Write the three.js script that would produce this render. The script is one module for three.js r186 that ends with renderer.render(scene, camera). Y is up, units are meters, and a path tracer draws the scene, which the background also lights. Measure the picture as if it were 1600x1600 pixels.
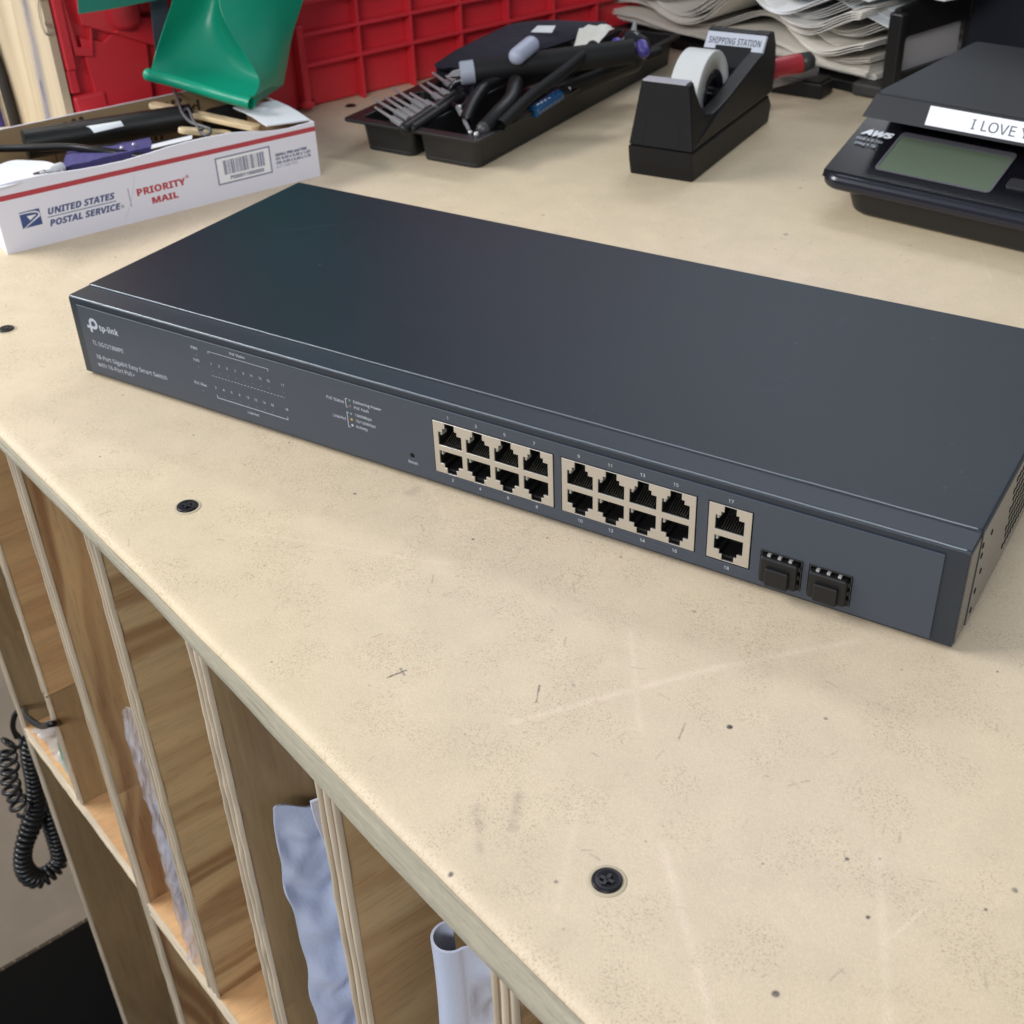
import * as THREE from 'three';
import { RoundedBoxGeometry } from 'three/addons/geometries/RoundedBoxGeometry.js';
import { mergeGeometries } from 'three/addons/utils/BufferGeometryUtils.js';
import { RectAreaLightUniformsLib } from 'three/addons/lights/RectAreaLightUniformsLib.js';

// ---------------------------------------------------------------- camera, light, exposure
// y up, metres; y = 0 is the bench top, z = 0 its front edge, x runs along that edge
const scene = new THREE.Scene();
const camera = new THREE.PerspectiveCamera(43.83, 1, 0.02, 40);
camera.position.set(0.5595, 0.2989, 0.1350);
camera.up.set(-0.41447, 0.82650, -0.38094);
camera.lookAt(0.5595 - 0.65016, 0.2989 - 0.56181, 0.1350 - 0.51153);
camera.focus = 0.48; camera.userData.fStop = 28;
scene.add(camera);
const renderer = new THREE.WebGLRenderer({ antialias: true });
renderer.toneMapping = THREE.LinearToneMapping;
renderer.toneMappingExposure = 1.74;
renderer.shadowMap.enabled = true;
renderer.setSize(1024, 1024);
scene.background = new THREE.Color(0.20, 0.22, 0.25);      // the pale, dim hall all round the bench
RectAreaLightUniformsLib.init();

// ---------------------------------------------------------------- helpers
const V = (a, b, c) => (Array.isArray(a) ? new THREE.Vector3(...a) : new THREE.Vector3(a, b, c));
function rng(s) { return () => { s |= 0; s = (s + 0x6d2b79f5) | 0; let t = Math.imul(s ^ (s >>> 15), 1 | s); t = (t + Math.imul(t ^ (t >>> 7), 61 | t)) ^ t; return ((t ^ (t >>> 14)) >>> 0) / 4294967296; }; }
function hash(x, y, s) { let h = Math.imul(x, 374761393) + Math.imul(y, 668265263) + Math.imul(s, 1274126177); h = Math.imul(h ^ (h >>> 13), 1274126177); return ((h ^ (h >>> 16)) >>> 0) / 4294967296; }
function vn(x, y, s) { const i = Math.floor(x), j = Math.floor(y), f = x - i, g = y - j, u = f * f * (3 - 2 * f), v = g * g * (3 - 2 * g); const a = hash(i, j, s), b = hash(i + 1, j, s), c = hash(i, j + 1, s), d = hash(i + 1, j + 1, s); return a + (b - a) * u + (c - a) * v + (a - b - c + d) * u * v; }
function fbm(x, y, s, o) { let r = 0, a = 0.5, n = 0; for (let k = 0; k < o; k++) { r += a * vn(x, y, s + k * 17); n += a; a *= 0.5; x = x * 2.03 + 7.1; y = y * 2.03 + 3.7; } return r / n; }
const clamp = (x, a = 0, b = 1) => Math.min(b, Math.max(a, x)), lerp = (a, b, t) => a + (b - a) * t, sm = (a, b, x) => { const t = clamp((x - a) / (b - a)); return t * t * (3 - 2 * t); };
function dataTex(w, h, fn, srgb = true) { const d = new Uint8Array(w * h * 4); for (let y = 0; y < h; y++) for (let x = 0; x < w; x++) { const c = fn(x, y), i = (y * w + x) * 4; d[i] = clamp(c[0], 0, 255); d[i + 1] = clamp(c[1], 0, 255); d[i + 2] = clamp(c[2], 0, 255); d[i + 3] = c.length > 3 ? c[3] : 255; } const t = new THREE.DataTexture(d, w, h, THREE.RGBAFormat); t.magFilter = THREE.LinearFilter; t.minFilter = THREE.LinearMipmapLinearFilter; t.generateMipmaps = true; t.wrapS = t.wrapT = THREE.RepeatWrapping; if (srgb) t.colorSpace = THREE.SRGBColorSpace; t.needsUpdate = true; return t; }
function canvasTex(w, h, draw) { const c = document.createElement('canvas'); c.width = w; c.height = h; const g = c.getContext('2d'); draw(g, w, h); const t = new THREE.CanvasTexture(c); t.colorSpace = THREE.SRGBColorSpace; t.anisotropy = 8; return t; }
const std = (color, roughness = 0.6, more = {}) => new THREE.MeshPhysicalMaterial({ color: Array.isArray(color) ? new THREE.Color().setRGB(...color) : new THREE.Color(color), roughness, side: THREE.DoubleSide, ...more });
const taken = {};
function numbered(n) { const k = taken[n] = (taken[n] ?? -1) + 1; return k ? `${n}_${String(k).padStart(3, '0')}` : n; }
function tag(o, label, category, group, kind) { o.userData.label = label; if (category) o.userData.category = category; if (group) o.userData.group = group; if (kind) o.userData.kind = kind; return o; }
function thing(name, label, category, pos = [0, 0, 0], turn = 0, group) { const o = new THREE.Group(); o.name = numbered(name); o.position.set(...pos); o.rotation.y = turn; tag(o, label, category, group); scene.add(o); return o; }
function clean(g) { g = g.index ? g.toNonIndexed() : g; for (const k of Object.keys(g.attributes)) if (!['position', 'normal', 'uv', 'color'].includes(k)) g.deleteAttribute(k); if (!g.attributes.normal) g.computeVertexNormals(); if (!g.attributes.uv) g.setAttribute('uv', new THREE.Float32BufferAttribute(new Float32Array(g.attributes.position.count * 2), 2)); return g; }
function merge(gs) { gs = (Array.isArray(gs) ? gs : [gs]).map(clean); return gs.length > 1 ? mergeGeometries(gs) : gs[0]; }
function part(name, gs, mat, parent, label) { const m = new THREE.Mesh(merge(gs), mat); m.name = parent === scene ? numbered(name) : name; m.castShadow = m.receiveShadow = true; if (label) m.userData.label = label; parent.add(m); return m; }
// geometry: everything given by its lowest corner or its centre, in the parent's axes
const bx = (w, h, d, x, y, z, r = 0) => (r ? new RoundedBoxGeometry(w, h, d, 3, r) : new THREE.BoxGeometry(w, h, d)).translate(x, y, z);
const span = (x0, x1, y0, y1, z0, z1, r = 0) => bx(x1 - x0, y1 - y0, z1 - z0, (x0 + x1) / 2, (y0 + y1) / 2, (z0 + z1) / 2, r);
function tube(pts, r, seg = 40, rs = 10, closed = false) { return new THREE.TubeGeometry(new THREE.CatmullRomCurve3(pts.map((p) => V(p)), closed), seg, r, rs, closed); }
function rod(a, b, r0, r1 = r0, rs = 20) { a = V(a); b = V(b); const d = b.clone().sub(a), g = new THREE.CylinderGeometry(r1, r0, d.length(), rs); g.applyQuaternion(new THREE.Quaternion().setFromUnitVectors(V(0, 1, 0), d.normalize())); return g.translate((a.x + b.x) / 2, (a.y + b.y) / 2, (a.z + b.z) / 2); }
function lathe(a, b, prof, rs = 28, squash = 1) { a = V(a); b = V(b); const d = b.clone().sub(a), L = d.length(), g = new THREE.LatheGeometry(prof.map(([t, r]) => new THREE.Vector2(r, t * L)), rs); g.scale(1, 1, squash); g.applyQuaternion(new THREE.Quaternion().setFromUnitVectors(V(0, 1, 0), d.normalize())); return g.translate(a.x, a.y, a.z); }
const capsule = (a, b, r) => { const L = V(b).distanceTo(V(a)), p = []; for (let k = 0; k <= 6; k++) { const q = k / 6 * Math.PI / 2; p.push([(r - r * Math.cos(q)) / L, Math.max(1e-5, r * Math.sin(q))]); } for (let k = 6; k >= 0; k--) { const q = k / 6 * Math.PI / 2; p.push([1 - (r - r * Math.cos(q)) / L, Math.max(1e-5, r * Math.sin(q))]); } return lathe(a, b, p, 18); };
function poly(pts, depth, bevel = 0) { const s = new THREE.Shape(pts.map(([x, y]) => new THREE.Vector2(x, y))); return new THREE.ExtrudeGeometry(s, { depth, bevelEnabled: bevel > 0, bevelSize: bevel, bevelThickness: bevel, bevelSegments: 2, bevelOffset: -bevel }); }
function rrect(x0, y0, x1, y1, r) { const s = new THREE.Shape(); s.moveTo(x0 + r, y0); s.lineTo(x1 - r, y0); s.absarc(x1 - r, y0 + r, r, -Math.PI / 2, 0); s.lineTo(x1, y1 - r); s.absarc(x1 - r, y1 - r, r, 0, Math.PI / 2); s.lineTo(x0 + r, y1); s.absarc(x0 + r, y1 - r, r, Math.PI / 2, Math.PI); s.lineTo(x0, y0 + r); s.absarc(x0 + r, y0 + r, r, Math.PI, Math.PI * 1.5); return s; }
function grid(nu, nv, fn, thick = 0) { const p = [], uv = [], ix = []; for (let j = 0; j <= nv; j++) for (let i = 0; i <= nu; i++) { const q = fn(i / nu, j / nv); p.push(q[0], q[1], q[2]); uv.push(i / nu, j / nv); } for (let j = 0; j < nv; j++) for (let i = 0; i < nu; i++) { const a = j * (nu + 1) + i, b = a + 1, c = a + nu + 1, d = c + 1; ix.push(a, b, d, a, d, c); }
  const g = new THREE.BufferGeometry(); g.setAttribute('position', new THREE.Float32BufferAttribute(p, 3)); g.setAttribute('uv', new THREE.Float32BufferAttribute(uv, 2)); g.setIndex(ix); g.computeVertexNormals();
  if (!thick) return g;
  const n = g.attributes.normal, N = p.length / 3, P = p.slice(), U = uv.concat(uv), I = ix.slice(); for (let k = 0; k < N; k++) P.push(p[3 * k] - n.getX(k) * thick, p[3 * k + 1] - n.getY(k) * thick, p[3 * k + 2] - n.getZ(k) * thick);
  for (let k = 0; k < ix.length; k += 3) I.push(ix[k] + N, ix[k + 2] + N, ix[k + 1] + N);
  const rim = []; for (let i = 0; i < nu; i++) rim.push(i), 0; for (let j = 0; j < nv; j++) rim.push(j * (nu + 1) + nu); for (let i = nu; i > 0; i--) rim.push(nv * (nu + 1) + i); for (let j = nv; j > 0; j--) rim.push(j * (nu + 1));
  for (let k = 0; k < rim.length; k++) { const a = rim[k], b = rim[(k + 1) % rim.length]; I.push(a, a + N, b, b, a + N, b + N); }
  const h = new THREE.BufferGeometry(); h.setAttribute('position', new THREE.Float32BufferAttribute(P, 3)); h.setAttribute('uv', new THREE.Float32BufferAttribute(U, 2)); h.setIndex(I); const q = h.toNonIndexed(); q.computeVertexNormals(); const top = g.toNonIndexed().attributes.normal, qn = q.attributes.normal, m = ix.length; for (let k = 0; k < m; k++) qn.setXYZ(k, top.getX(k), top.getY(k), top.getZ(k)); return q; }
function boxUV(g, s = 1) { g = clean(g); const p = g.attributes.position, n = g.attributes.normal, uv = g.attributes.uv; for (let i = 0; i < p.count; i++) { const a = Math.abs(n.getX(i)), b = Math.abs(n.getY(i)), c = Math.abs(n.getZ(i)); if (a >= b && a >= c) uv.setXY(i, p.getZ(i) * s, p.getY(i) * s); else if (b >= c) uv.setXY(i, p.getX(i) * s, p.getZ(i) * s); else uv.setXY(i, p.getX(i) * s, p.getY(i) * s); } return g; }
function decal(name, w, h, px, draw, parent, m4, rough = 0.6) { const t = canvasTex(px, Math.round(px * h / w), draw); const m = std('#ffffff', rough, { map: t, transparent: true, alphaTest: 0.02 }); const o = part(name, new THREE.PlaneGeometry(w, h).applyMatrix4(m4), m, parent); return o; }

// ---------------------------------------------------------------- lamps (above and beside the frame)
function fixture(label, pos, look, w, h, power, color) {
  const o = thing('unseen_lamp', label, 'ceiling light', pos);
  o.lookAt(V(look)); // a group's +z looks at the target
  part('housing', bx(w + 0.06, h + 0.06, 0.06, 0, 0, -0.045, 0.01), std('#d8d8d8', 0.5), o);
  part('diffuser', new THREE.PlaneGeometry(w, h).translate(0, 0, -0.002), std('#ffffff', 0.5, { emissive: new THREE.Color(...color), emissiveIntensity: 1.5 }), o);
  const l = new THREE.RectAreaLight(new THREE.Color(...color), power, w, h); l.name = 'lamp_light'; l.position.set(0, 0, 0.004); l.rotation.y = Math.PI; o.add(l);
}
fixture('long white fluorescent ceiling fixture before the bench, beyond the switch end', [-1.25, 1.22, 0.92], [0.1, 0, -0.25], 1.3, 0.28, 20, [1, 0.99, 0.975]);
fixture('white fill lamp added to light the cubbies, behind the camera', [1.35, 1.35, 1.9], [0.1, -0.1, -0.2], 1.3, 0.4, 10.5, [1, 0.99, 0.975]);  // added fill light that brightens the cubbies
fixture('unseen white lamp added for highlights, behind the paper pile', [-0.7, 2.0, -1.95], [0, 0, -0.35], 1.3, 0.3, 4.5, [0.95, 0.98, 1]);  // added light for sheen and bright edges

// ---------------------------------------------------------------- shared surface materials
const mdfMap = (() => {
  const N = 2048, S = 0.8 / N, R = rng(5), buf = new Float32Array(N * N), pale = new Float32Array(N * N);
  const put = (arr, x, z, r, a) => { const cx = (x + 0.25) / S, cz = (z + 0.8) / S, q = r / S; for (let j = Math.max(0, Math.floor(cz - 2 * q)); j <= Math.min(N - 1, cz + 2 * q); j++) for (let i = Math.max(0, Math.floor(cx - 2 * q)); i <= Math.min(N - 1, cx + 2 * q); i++) { const d = ((i - cx) ** 2 + (j - cz) ** 2) / (q * q); arr[j * N + i] = Math.max(arr[j * N + i], a * (arr === pale || r > 0.0014 ? Math.exp(-d * 1.4) : d < 1 ? 1 : Math.exp(-(d - 1) * 2.2))); } };
  const stroke = (arr, a, b, r, s, wob = 0) => { const A = V(a), B = V(b), n = Math.ceil(A.distanceTo(B) / 0.0006); for (let k = 0; k <= n; k++) { const t = k / n, o = wob * (vn(t * 6, 3, n) - 0.5); put(arr, lerp(A.x, B.x, t) + o, lerp(A.z, B.z, t) + o, r, s * (0.55 + 0.45 * vn(t * 22, 9, n))); } };
  for (let k = 0; k < 260; k++) { const x = -0.25 + 0.8 * R(), z = -0.8 + 0.8 * R(); put(buf, x, z, 0.0003 + 0.0004 * R() ** 3, 0.2 + 0.4 * R()); }
  for (let k = 0; k < 800; k++) { const x = -0.25 + 0.8 * R(), z = -0.8 + 0.8 * R(), t = R() * 6.3, l = 0.0015 + 0.004 * R(); stroke(buf, [x, 0, z], [x + l * Math.cos(t), 0, z + l * Math.sin(t)], 0.0003, 0.10 + 0.14 * R()); }
  for (const [p, r, s] of [[[0.3602, 0.0000, -0.1098], 0.0013, 1], [[0.4369, 0.0000, -0.0437], 0.0014, 0.8], [[0.4206, 0.0000, -0.0943], 0.0008, 0.9], [[0.3787, 0.0000, -0.1365], 0.0009, 0.5], [[0.3100, 0.0000, -0.1453], 0.001, 0.3], [[0.3474, 0.0000, -0.0030], 0.0011, 0.7], [[0.2784, 0.0000, 0.0062], 0.0007, 0.9], [[0.3472, 0.0000, 0.0305], 0.0007, 0.5], [[0.2178, 0.0000, -0.1131], 0.0008, 0.8], [[0.2375, 0.0000, -0.1360], 0.0006, 0.7], [[0.4376, 0.0000, -0.0820], 0.0008, 0.8], [[0.1568, 0.0000, -0.0964], 0.001, 0.6], [[0.4591, 0.0000, -0.1208], 0.0012, 0.5], [[0.4576, 0.0000, -0.1089], 0.0007, 0.6], [[0.0504, 0.0000, -0.5167], 0.0013, 0.5], [[0.0958, 0.0000, -0.4492], 0.0022, 0.35], [[0.0512, 0.0000, -0.0273], 0.0006, 0.7]]) put(buf, p[0], p[2], r * 0.62, s);
  stroke(buf, [0.2637, 0.0000, -0.0388], [0.2649, 0.0000, -0.0458], 0.00033, 0.75); stroke(buf, [0.2629, 0.0000, -0.0450], [0.2666, 0.0000, -0.0440], 0.0004, 0.5);
  stroke(buf, [0.3025, 0.0000, -0.0761], [0.3082, 0.0000, -0.0698], 0.00028, 0.8);
  stroke(buf, [0.3493, 0.0000, -0.0999], [0.3531, 0.0000, -0.0929], 0.00026, 0.45);
  stroke(buf, [0.1724, 0.0000, -0.1141], [0.1722, 0.0000, -0.1183], 0.0028, 0.16); stroke(buf, [0.3307, 0.0000, -0.0252], [0.3442, 0.0000, -0.0171], 0.0016, 0.16, 0.006); stroke(buf, [0.3455, 0.0000, -0.0281], [0.3387, 0.0000, -0.0363], 0.0018, 0.16, 0.006);
  stroke(pale, [0.3104, 0.0000, -0.0572], [0.3370, 0.0000, -0.1286], 0.0016, 0.75); stroke(pale, [0.3370, 0.0000, -0.1286], [0.3606, 0.0000, -0.1766], 0.0015, 0.6); stroke(pale, [0.3023, 0.0000, -0.1201], [0.3416, 0.0000, -0.0866], 0.0015, 0.5); stroke(pale, [0.3812, 0.0000, -0.0572], [0.4324, 0.0000, -0.0246], 0.0018, 0.7); stroke(pale, [0.4250, 0.0000, -0.1033], [0.4620, 0.0000, -0.0586], 0.0018, 0.55); stroke(pale, [0.4464, 0.0000, -0.0962], [0.4459, 0.0000, -0.0793], 0.0006, 0.8); stroke(pale, [0.2208, 0.0000, -0.1451], [0.1958, 0.0000, -0.0972], 0.0012, 0.4); stroke(pale, [0.2242, 0.0000, -0.0955], [0.1489, 0.0000, -0.0460], 0.0012, 0.35); stroke(pale, [0.3513, 0.0000, -0.0506], [0.3779, 0.0000, -0.0180], 0.0014, 0.4);
  for (let k = 0; k < 26; k++) { const x = -0.25 + 0.8 * R(), z = -0.8 + 0.8 * R(), t = R() * 6.3, l = 0.03 + 0.12 * R(); stroke(pale, [x, 0, z], [x + l * Math.cos(t), 0, z + l * Math.sin(t)], 0.0005 + 0.0009 * R(), 0.2 + 0.3 * R(), 0.006); }
  return dataTex(N, N, (i, j) => {
    const x = i * S, z = j * S, wear = fbm(x * 9, z * 9, 3, 4), m = fbm(x * 34, z * 34, 11, 4), ang = fbm(x * 60, z * 60, 21, 2) * 6;
    const fx = x * Math.cos(ang) + z * Math.sin(ang), fz = -x * Math.sin(ang) + z * Math.cos(ang);
    const fib = vn(fx * 320, fz * 900, 31) * 0.6 + vn(fx * 700, fz * 1500, 37) * 0.4, fine = hash(i, j, 71);
    const patch = fbm(x * 85, z * 85, 111, 4), fleck = sm(0.64, 0.80, 0.7 * vn(fx * 620 + 9, fz * 1250, 131) + 0.3 * vn(fx * 1400, fz * 1400, 133)) * sm(0.36, 0.66, fbm(x * 70, z * 75, 151, 4)), d = buf[j * N + i], p = pale[j * N + i];
    const L = 1 + 0.05 * 0.6 * (wear - 0.5) + 0.05 * (patch - 0.5) - 0.15 * fleck * (0.35 + 0.65 * sm(-0.42, -0.12, z - 0.8)) + 0.02 * (m - 0.5) + 0.085 * (fib - 0.5) + 0.03 * (fine - 0.5) + 0.075 * p - 0.72 * d * (1 - 0.3 * fine);
    const w = 1 + 0.05 * (fbm(x * 5, z * 5, 91, 2) - 0.5) * 2;
    return [212 * L, (195 - 3 * fleck) * L, (166 - 8 * fleck) * L * w + 6 * p + 9 * d];
  });
})();
mdfMap.wrapS = mdfMap.wrapT = THREE.MirroredRepeatWrapping;
const fineBump = dataTex(256, 256, (i, j) => { const v = 128 + 70 * (hash(i, j, 3) - 0.5) + 90 * (vn(i / 3, j / 3, 5) - 0.5); return [v, v, v]; }, false);
const bumpAt = (rep) => { const t = fineBump.clone(); t.repeat.set(rep, rep); t.needsUpdate = true; return t; };
const M = {
  edgeMdf: std('#ffffff', 0.85, { map: dataTex(512, 64, (i, j) => { const f = 1 + 0.16 * (fbm(i / 14, j / 5, 4, 4) - 0.5) + 0.07 * (hash(i, j, 2) - 0.5) - 0.12 * sm(0.66, 0.8, fbm(i / 9, j / 9, 44, 3)); return [204 * f, 195 * f, 172 * f]; }), bumpMap: bumpAt(8), bumpScale: 0.0003 }), mdf: std('#ffffff', 0.62, { map: mdfMap, bumpMap: bumpAt(18), bumpScale: 0.00012 }),
  blackPlastic: std([0.009, 0.009, 0.010], 0.42, { specularIntensity: 0.7 }), matteBlack: std([0.007, 0.007, 0.008], 0.65, { specularIntensity: 0.7 }), glossBlack: std([0.008, 0.008, 0.012], 0.2), rubber: std([0.008, 0.008, 0.009], 0.45, { specularIntensity: 0.8 }),
  steel: std([0.58, 0.58, 0.60], 0.3, { metalness: 0.55 }), dullSteel: std([0.36, 0.36, 0.38], 0.42, { metalness: 0.5 }), white: std([0.78, 0.79, 0.82], 0.6), paper: std([0.80, 0.79, 0.76], 0.8), kraft: std([0.36, 0.27, 0.17], 0.85),
  hole: std([0.004, 0.004, 0.004], 0.9),
};
// plywood: growth-ring bands stretched along the grain; dir 0 = grain along the depth, 1 = grain upright
function plyTex(seed, dir, light, dark, band, contrast) { // covers 0.21 m across, 0.55 m up; band = growth bands per metre
  return dataTex(512, 1024, (i, j) => {
    let a = i / 512 * 0.21, b = j / 1024 * 0.55; if (dir) [a, b] = [b, a];
    const warp = fbm(a * 5, b * 14, seed, 3) - 0.5, q = b * band + warp * 2.2 + 0.25 * fbm(a * 14, b * 40, seed + 2, 2), s = Math.abs(((q % 1) + 1) % 1 * 2 - 1), strip = fbm(a * 3, b * band * 0.6, seed + 40, 2);
    const ring = sm(0.30, 0.62, s) * (1 - 0.5 * sm(0.75, 1, s)) * (0.3 + 0.7 * sm(0.35, 0.62, strip)), fibre = vn(a * 22, b * 420, seed + 3) * 0.55 + vn(a * 60, b * 1100, seed + 9) * 0.45;
    const kx = a * 6 + 0.3, ky = b * 15, knot = sm(0.955, 0.99, vn(kx, ky, seed + 77)), pores = sm(0.72, 0.86, vn(a * 90, b * 1500, seed + 55)) * 0.2;
    const t = clamp(ring * contrast + 0.30 * (fibre - 0.5) + 0.8 * knot + pores), L = 1 + 0.18 * (fibre - 0.5) + 0.14 * (fbm(a * 12, b * 12, seed + 5, 3) - 0.5);
    return [0, 1, 2].map((k) => lerp(light[k], dark[k], t) * L);
  });
}


// ---------------------------------------------------------------- floor
tag(part('floor', boxUV(span(-3, 3, -0.93, -0.9, -3, 3)), std([0.012, 0.012, 0.013], 0.8), scene), 'floor under the bench with its shade put into the black colour', 'floor', undefined, 'structure');  // near-black colour stands in for the shade down here

// ---------------------------------------------------------------- workbench: MDF top on plywood dividers and shelves
const bench = thing('workbench', 'beige fibreboard workbench top on upright plywood dividers with open shelves', 'workbench', [0, 0, 0]);
{
  const under = (x) => -0.0112 - 0.0105 * sm(0.12, 0.36, x), nx = 240, prof = (x) => { const w = 0.00028 * (fbm(x * 26, 2, 5, 3) - 0.5) * 2, e = under(x) + 0.0012 * (fbm(x * 70, 9, 15, 3) - 0.5), r = 0.0022; return [[-1.3, 0], [-0.03, 0], [-0.012, -0.00002], [-0.0062, -0.0001], [-r - 0.0012 + w, -0.0004], [-0.0014 + w, -0.0011], [-0.0004 + w, -0.0024], [w, -0.0042], [w, e * 0.7], [w - 0.0003, e], [w - 0.0022, e - 0.0006], [-0.006, -0.024], [-1.3, -0.024]]; };
  const g = grid(nx, 12, (u, v) => { const x = -0.62 + 1.25 * u, q = prof(x)[Math.round(v * 12)]; return [x, q[1], q[0]]; }); { const p = g.attributes.position, uv = g.attributes.uv; for (let i = 0; i < p.count; i++) uv.setXY(i, (p.getX(i) + 0.25) / 0.8, (p.getZ(i) + 0.8 - (p.getY(i) < -0.003 ? p.getY(i) : 0)) / 0.8); }
  const topM = part('tabletop', g, M.mdf, bench);
  part('sawn_edge', grid(nx, 6, (u, v) => { const x = -0.62 + 1.25 * u, q = prof(x), k = [6, 6.6, 7, 7.5, 8, 9, 10][Math.round(v * 6)], a = q[Math.floor(k)], b = q[Math.min(12, Math.floor(k) + 1)], f = k % 1; return [x, lerp(a[1], b[1], f) , lerp(a[0], b[0], f) + 0.00025]; }), M.edgeMdf, topM);
  const wood = [[150, 118, 78], [96, 62, 34]];
  const faces = [plyTex(3, 1, [150, 128, 94], [120, 96, 64], 30, 0.5), plyTex(12, 0, [200, 166, 120], [152, 112, 74], 22, 0.65), plyTex(29, 1, [200, 168, 122], [138, 98, 64], 36, 0.8), plyTex(41, 0, [202, 174, 130], [142, 106, 70], 26, 0.75), plyTex(57, 1, [164, 138, 100], [132, 104, 70], 24, 0.5), plyTex(73, 0, [200, 170, 126], [146, 108, 68], 18, 0.8)];
  const fm = faces.map((t) => std('#ffffff', 0.75, { map: t }));
  const plyCol = [[0.52, 0.43, 0.31], [0.25, 0.17, 0.10], [0.56, 0.47, 0.35], [0.27, 0.185, 0.115], [0.54, 0.45, 0.33]];
  const em = std('#ffffff', 0.85, { vertexColors: true });
  function edge(x0, x1, y0, y1, seed, horizontal) { // the layers of the ply, each sawn a little differently
    const n = x1 - x0 > 0.008 ? 5 : 3, gs = [], steps = 70;
    for (let k = 0; k < n; k++) { const a = lerp(x0, x1, k / n), b = lerp(x0, x1, (k + 1) / n), c = plyCol[k % 5];
      const s = grid(4, steps, (u, v) => { const y = lerp(y1, y0, v), jag = 0.0009 * (fbm(y * 90, k * 3 + seed, seed, 3) - 0.5) + (k % 2 ? -0.0006 : 0.0003), side = (k === 0 || k === n - 1) ? 0.0009 * (fbm(y * 130, k + 7, seed + 9, 3) - 0.5) : 0, zz = [-0.0056, -0.0042 + jag, -0.0038 + jag, -0.0042 + jag, -0.0056][Math.round(u * 4)], xx = [a, a, (a + b) / 2, b, b][Math.round(u * 4)] + (k === 0 && u < 0.3 ? side : 0) + (k === n - 1 && u > 0.7 ? side : 0); return horizontal ? [y, xx, zz] : [xx, y, zz]; });
      const col = [], p = s.attributes.position; for (let i = 0; i < p.count; i++) { const f = 0.8 + 0.4 * fbm((horizontal ? p.getX(i) : p.getY(i)) * 60, k * 5, seed + 4, 3); col.push(c[0] * f, c[1] * f, c[2] * f); } s.setAttribute('color', new THREE.Float32BufferAttribute(col, 3)); gs.push(s); }
    return gs;
  }
  function divider(x0, x1, y0, y1, mat, seed, back = -0.42) { const b = span(x0 + 0.0003, x1 - 0.0003, y0, y1, back, -0.0052); const g = clean(b), p = g.attributes.position, uv = g.attributes.uv; for (let i = 0; i < p.count; i++) uv.setXY(i, -p.getZ(i) / 0.21, (p.getY(i) + 0.8) / 0.55); const d = part('divider', g, fm[mat], bench); part('ply_edge', edge(x0, x1, y0, y1, seed), em, d); return d; }
  const top = -0.0135;
  divider(-0.2015, -0.1945, -0.88, top, 0, 3); divider(-0.1025, -0.0955, -0.2335, top, 1, 5); divider(-0.1025, -0.0955, -0.330, -0.2343, 4, 6);
  divider(-0.0165, -0.0045, -0.88, top, 2, 7); divider(0.0745, 0.0865, -0.3445, top, 3, 8); divider(0.1705, 0.1835, -0.3445, top, 4, 9); divider(0.2645, 0.2775, -0.88, top, 5, 10); divider(0.3625, 0.3745, -0.88, top, 3, 11); divider(0.46, 0.472, -0.88, top, 4, 12);
  const shelfTex = plyTex(90, 1, [212, 170, 122], [184, 136, 90], 25, 0.5), sm_ = std('#ffffff', 0.7, { map: shelfTex });
  for (const [a, b, y] of [[-0.1945, -0.0165, -0.331], [-0.0045, 0.2645, -0.3455], [0.2775, 0.3625, -0.35]]) { const s = part('shelf', boxUV(span(a, b, y - 0.0115, y, -0.42, -0.0052), 4), sm_, bench); part('ply_edge', edge(y - 0.0115, y, a, b, 31 + a * 100, true), em, s); }
  part('back_panel', boxUV(span(-0.2, 0.6, -0.88, top, -0.432, -0.42), 2), fm[4], bench);
  // drywall screws sunk into the top
  const R = rng(8), heads = [[[0.1165, 0.0000, -0.0373], 0.0046], [[0.3802, 0.0000, -0.0354], 0.0046], [[-0.1109, 0.0000, -0.0462], 0.0042], [[-0.3186, 0.0000, -0.4098], 0.0042]];
  for (const [p, r] of heads) { const t = R() * 3; const pit = new THREE.LatheGeometry([[0.0001, 0.0001], [r, 0.0001], [r + 0.0006, 0.00045], [r + 0.0013, 0.00012]].map(([a, b]) => new THREE.Vector2(a, b)), 26).translate(p[0], 0, p[2]);
    const h = part('screw', [new THREE.LatheGeometry([[0.0001, 0.0003], [r * 0.45, 0.00035], [r * 0.6, 0.0008], [r * 0.9, 0.0009], [r, 0.0005], [r, 0]].map(([a, b]) => new THREE.Vector2(a, b)), 26).translate(p[0], 0.0001, p[2])], std([0.016, 0.015, 0.019], 0.35, { metalness: 0.5 }), bench);
    part('burr', pit, std([0.50, 0.43, 0.31], 0.9), h);
    part('recess', [0, 1].map((k) => bx(r * 0.95, 0.0003, r * 0.24, 0, 0.0009, 0).rotateY(t + k * 1.571).translate(p[0], 0, p[2])), std([0.05, 0.05, 0.055], 0.35, { metalness: 0.7 }), h); }
}

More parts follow.
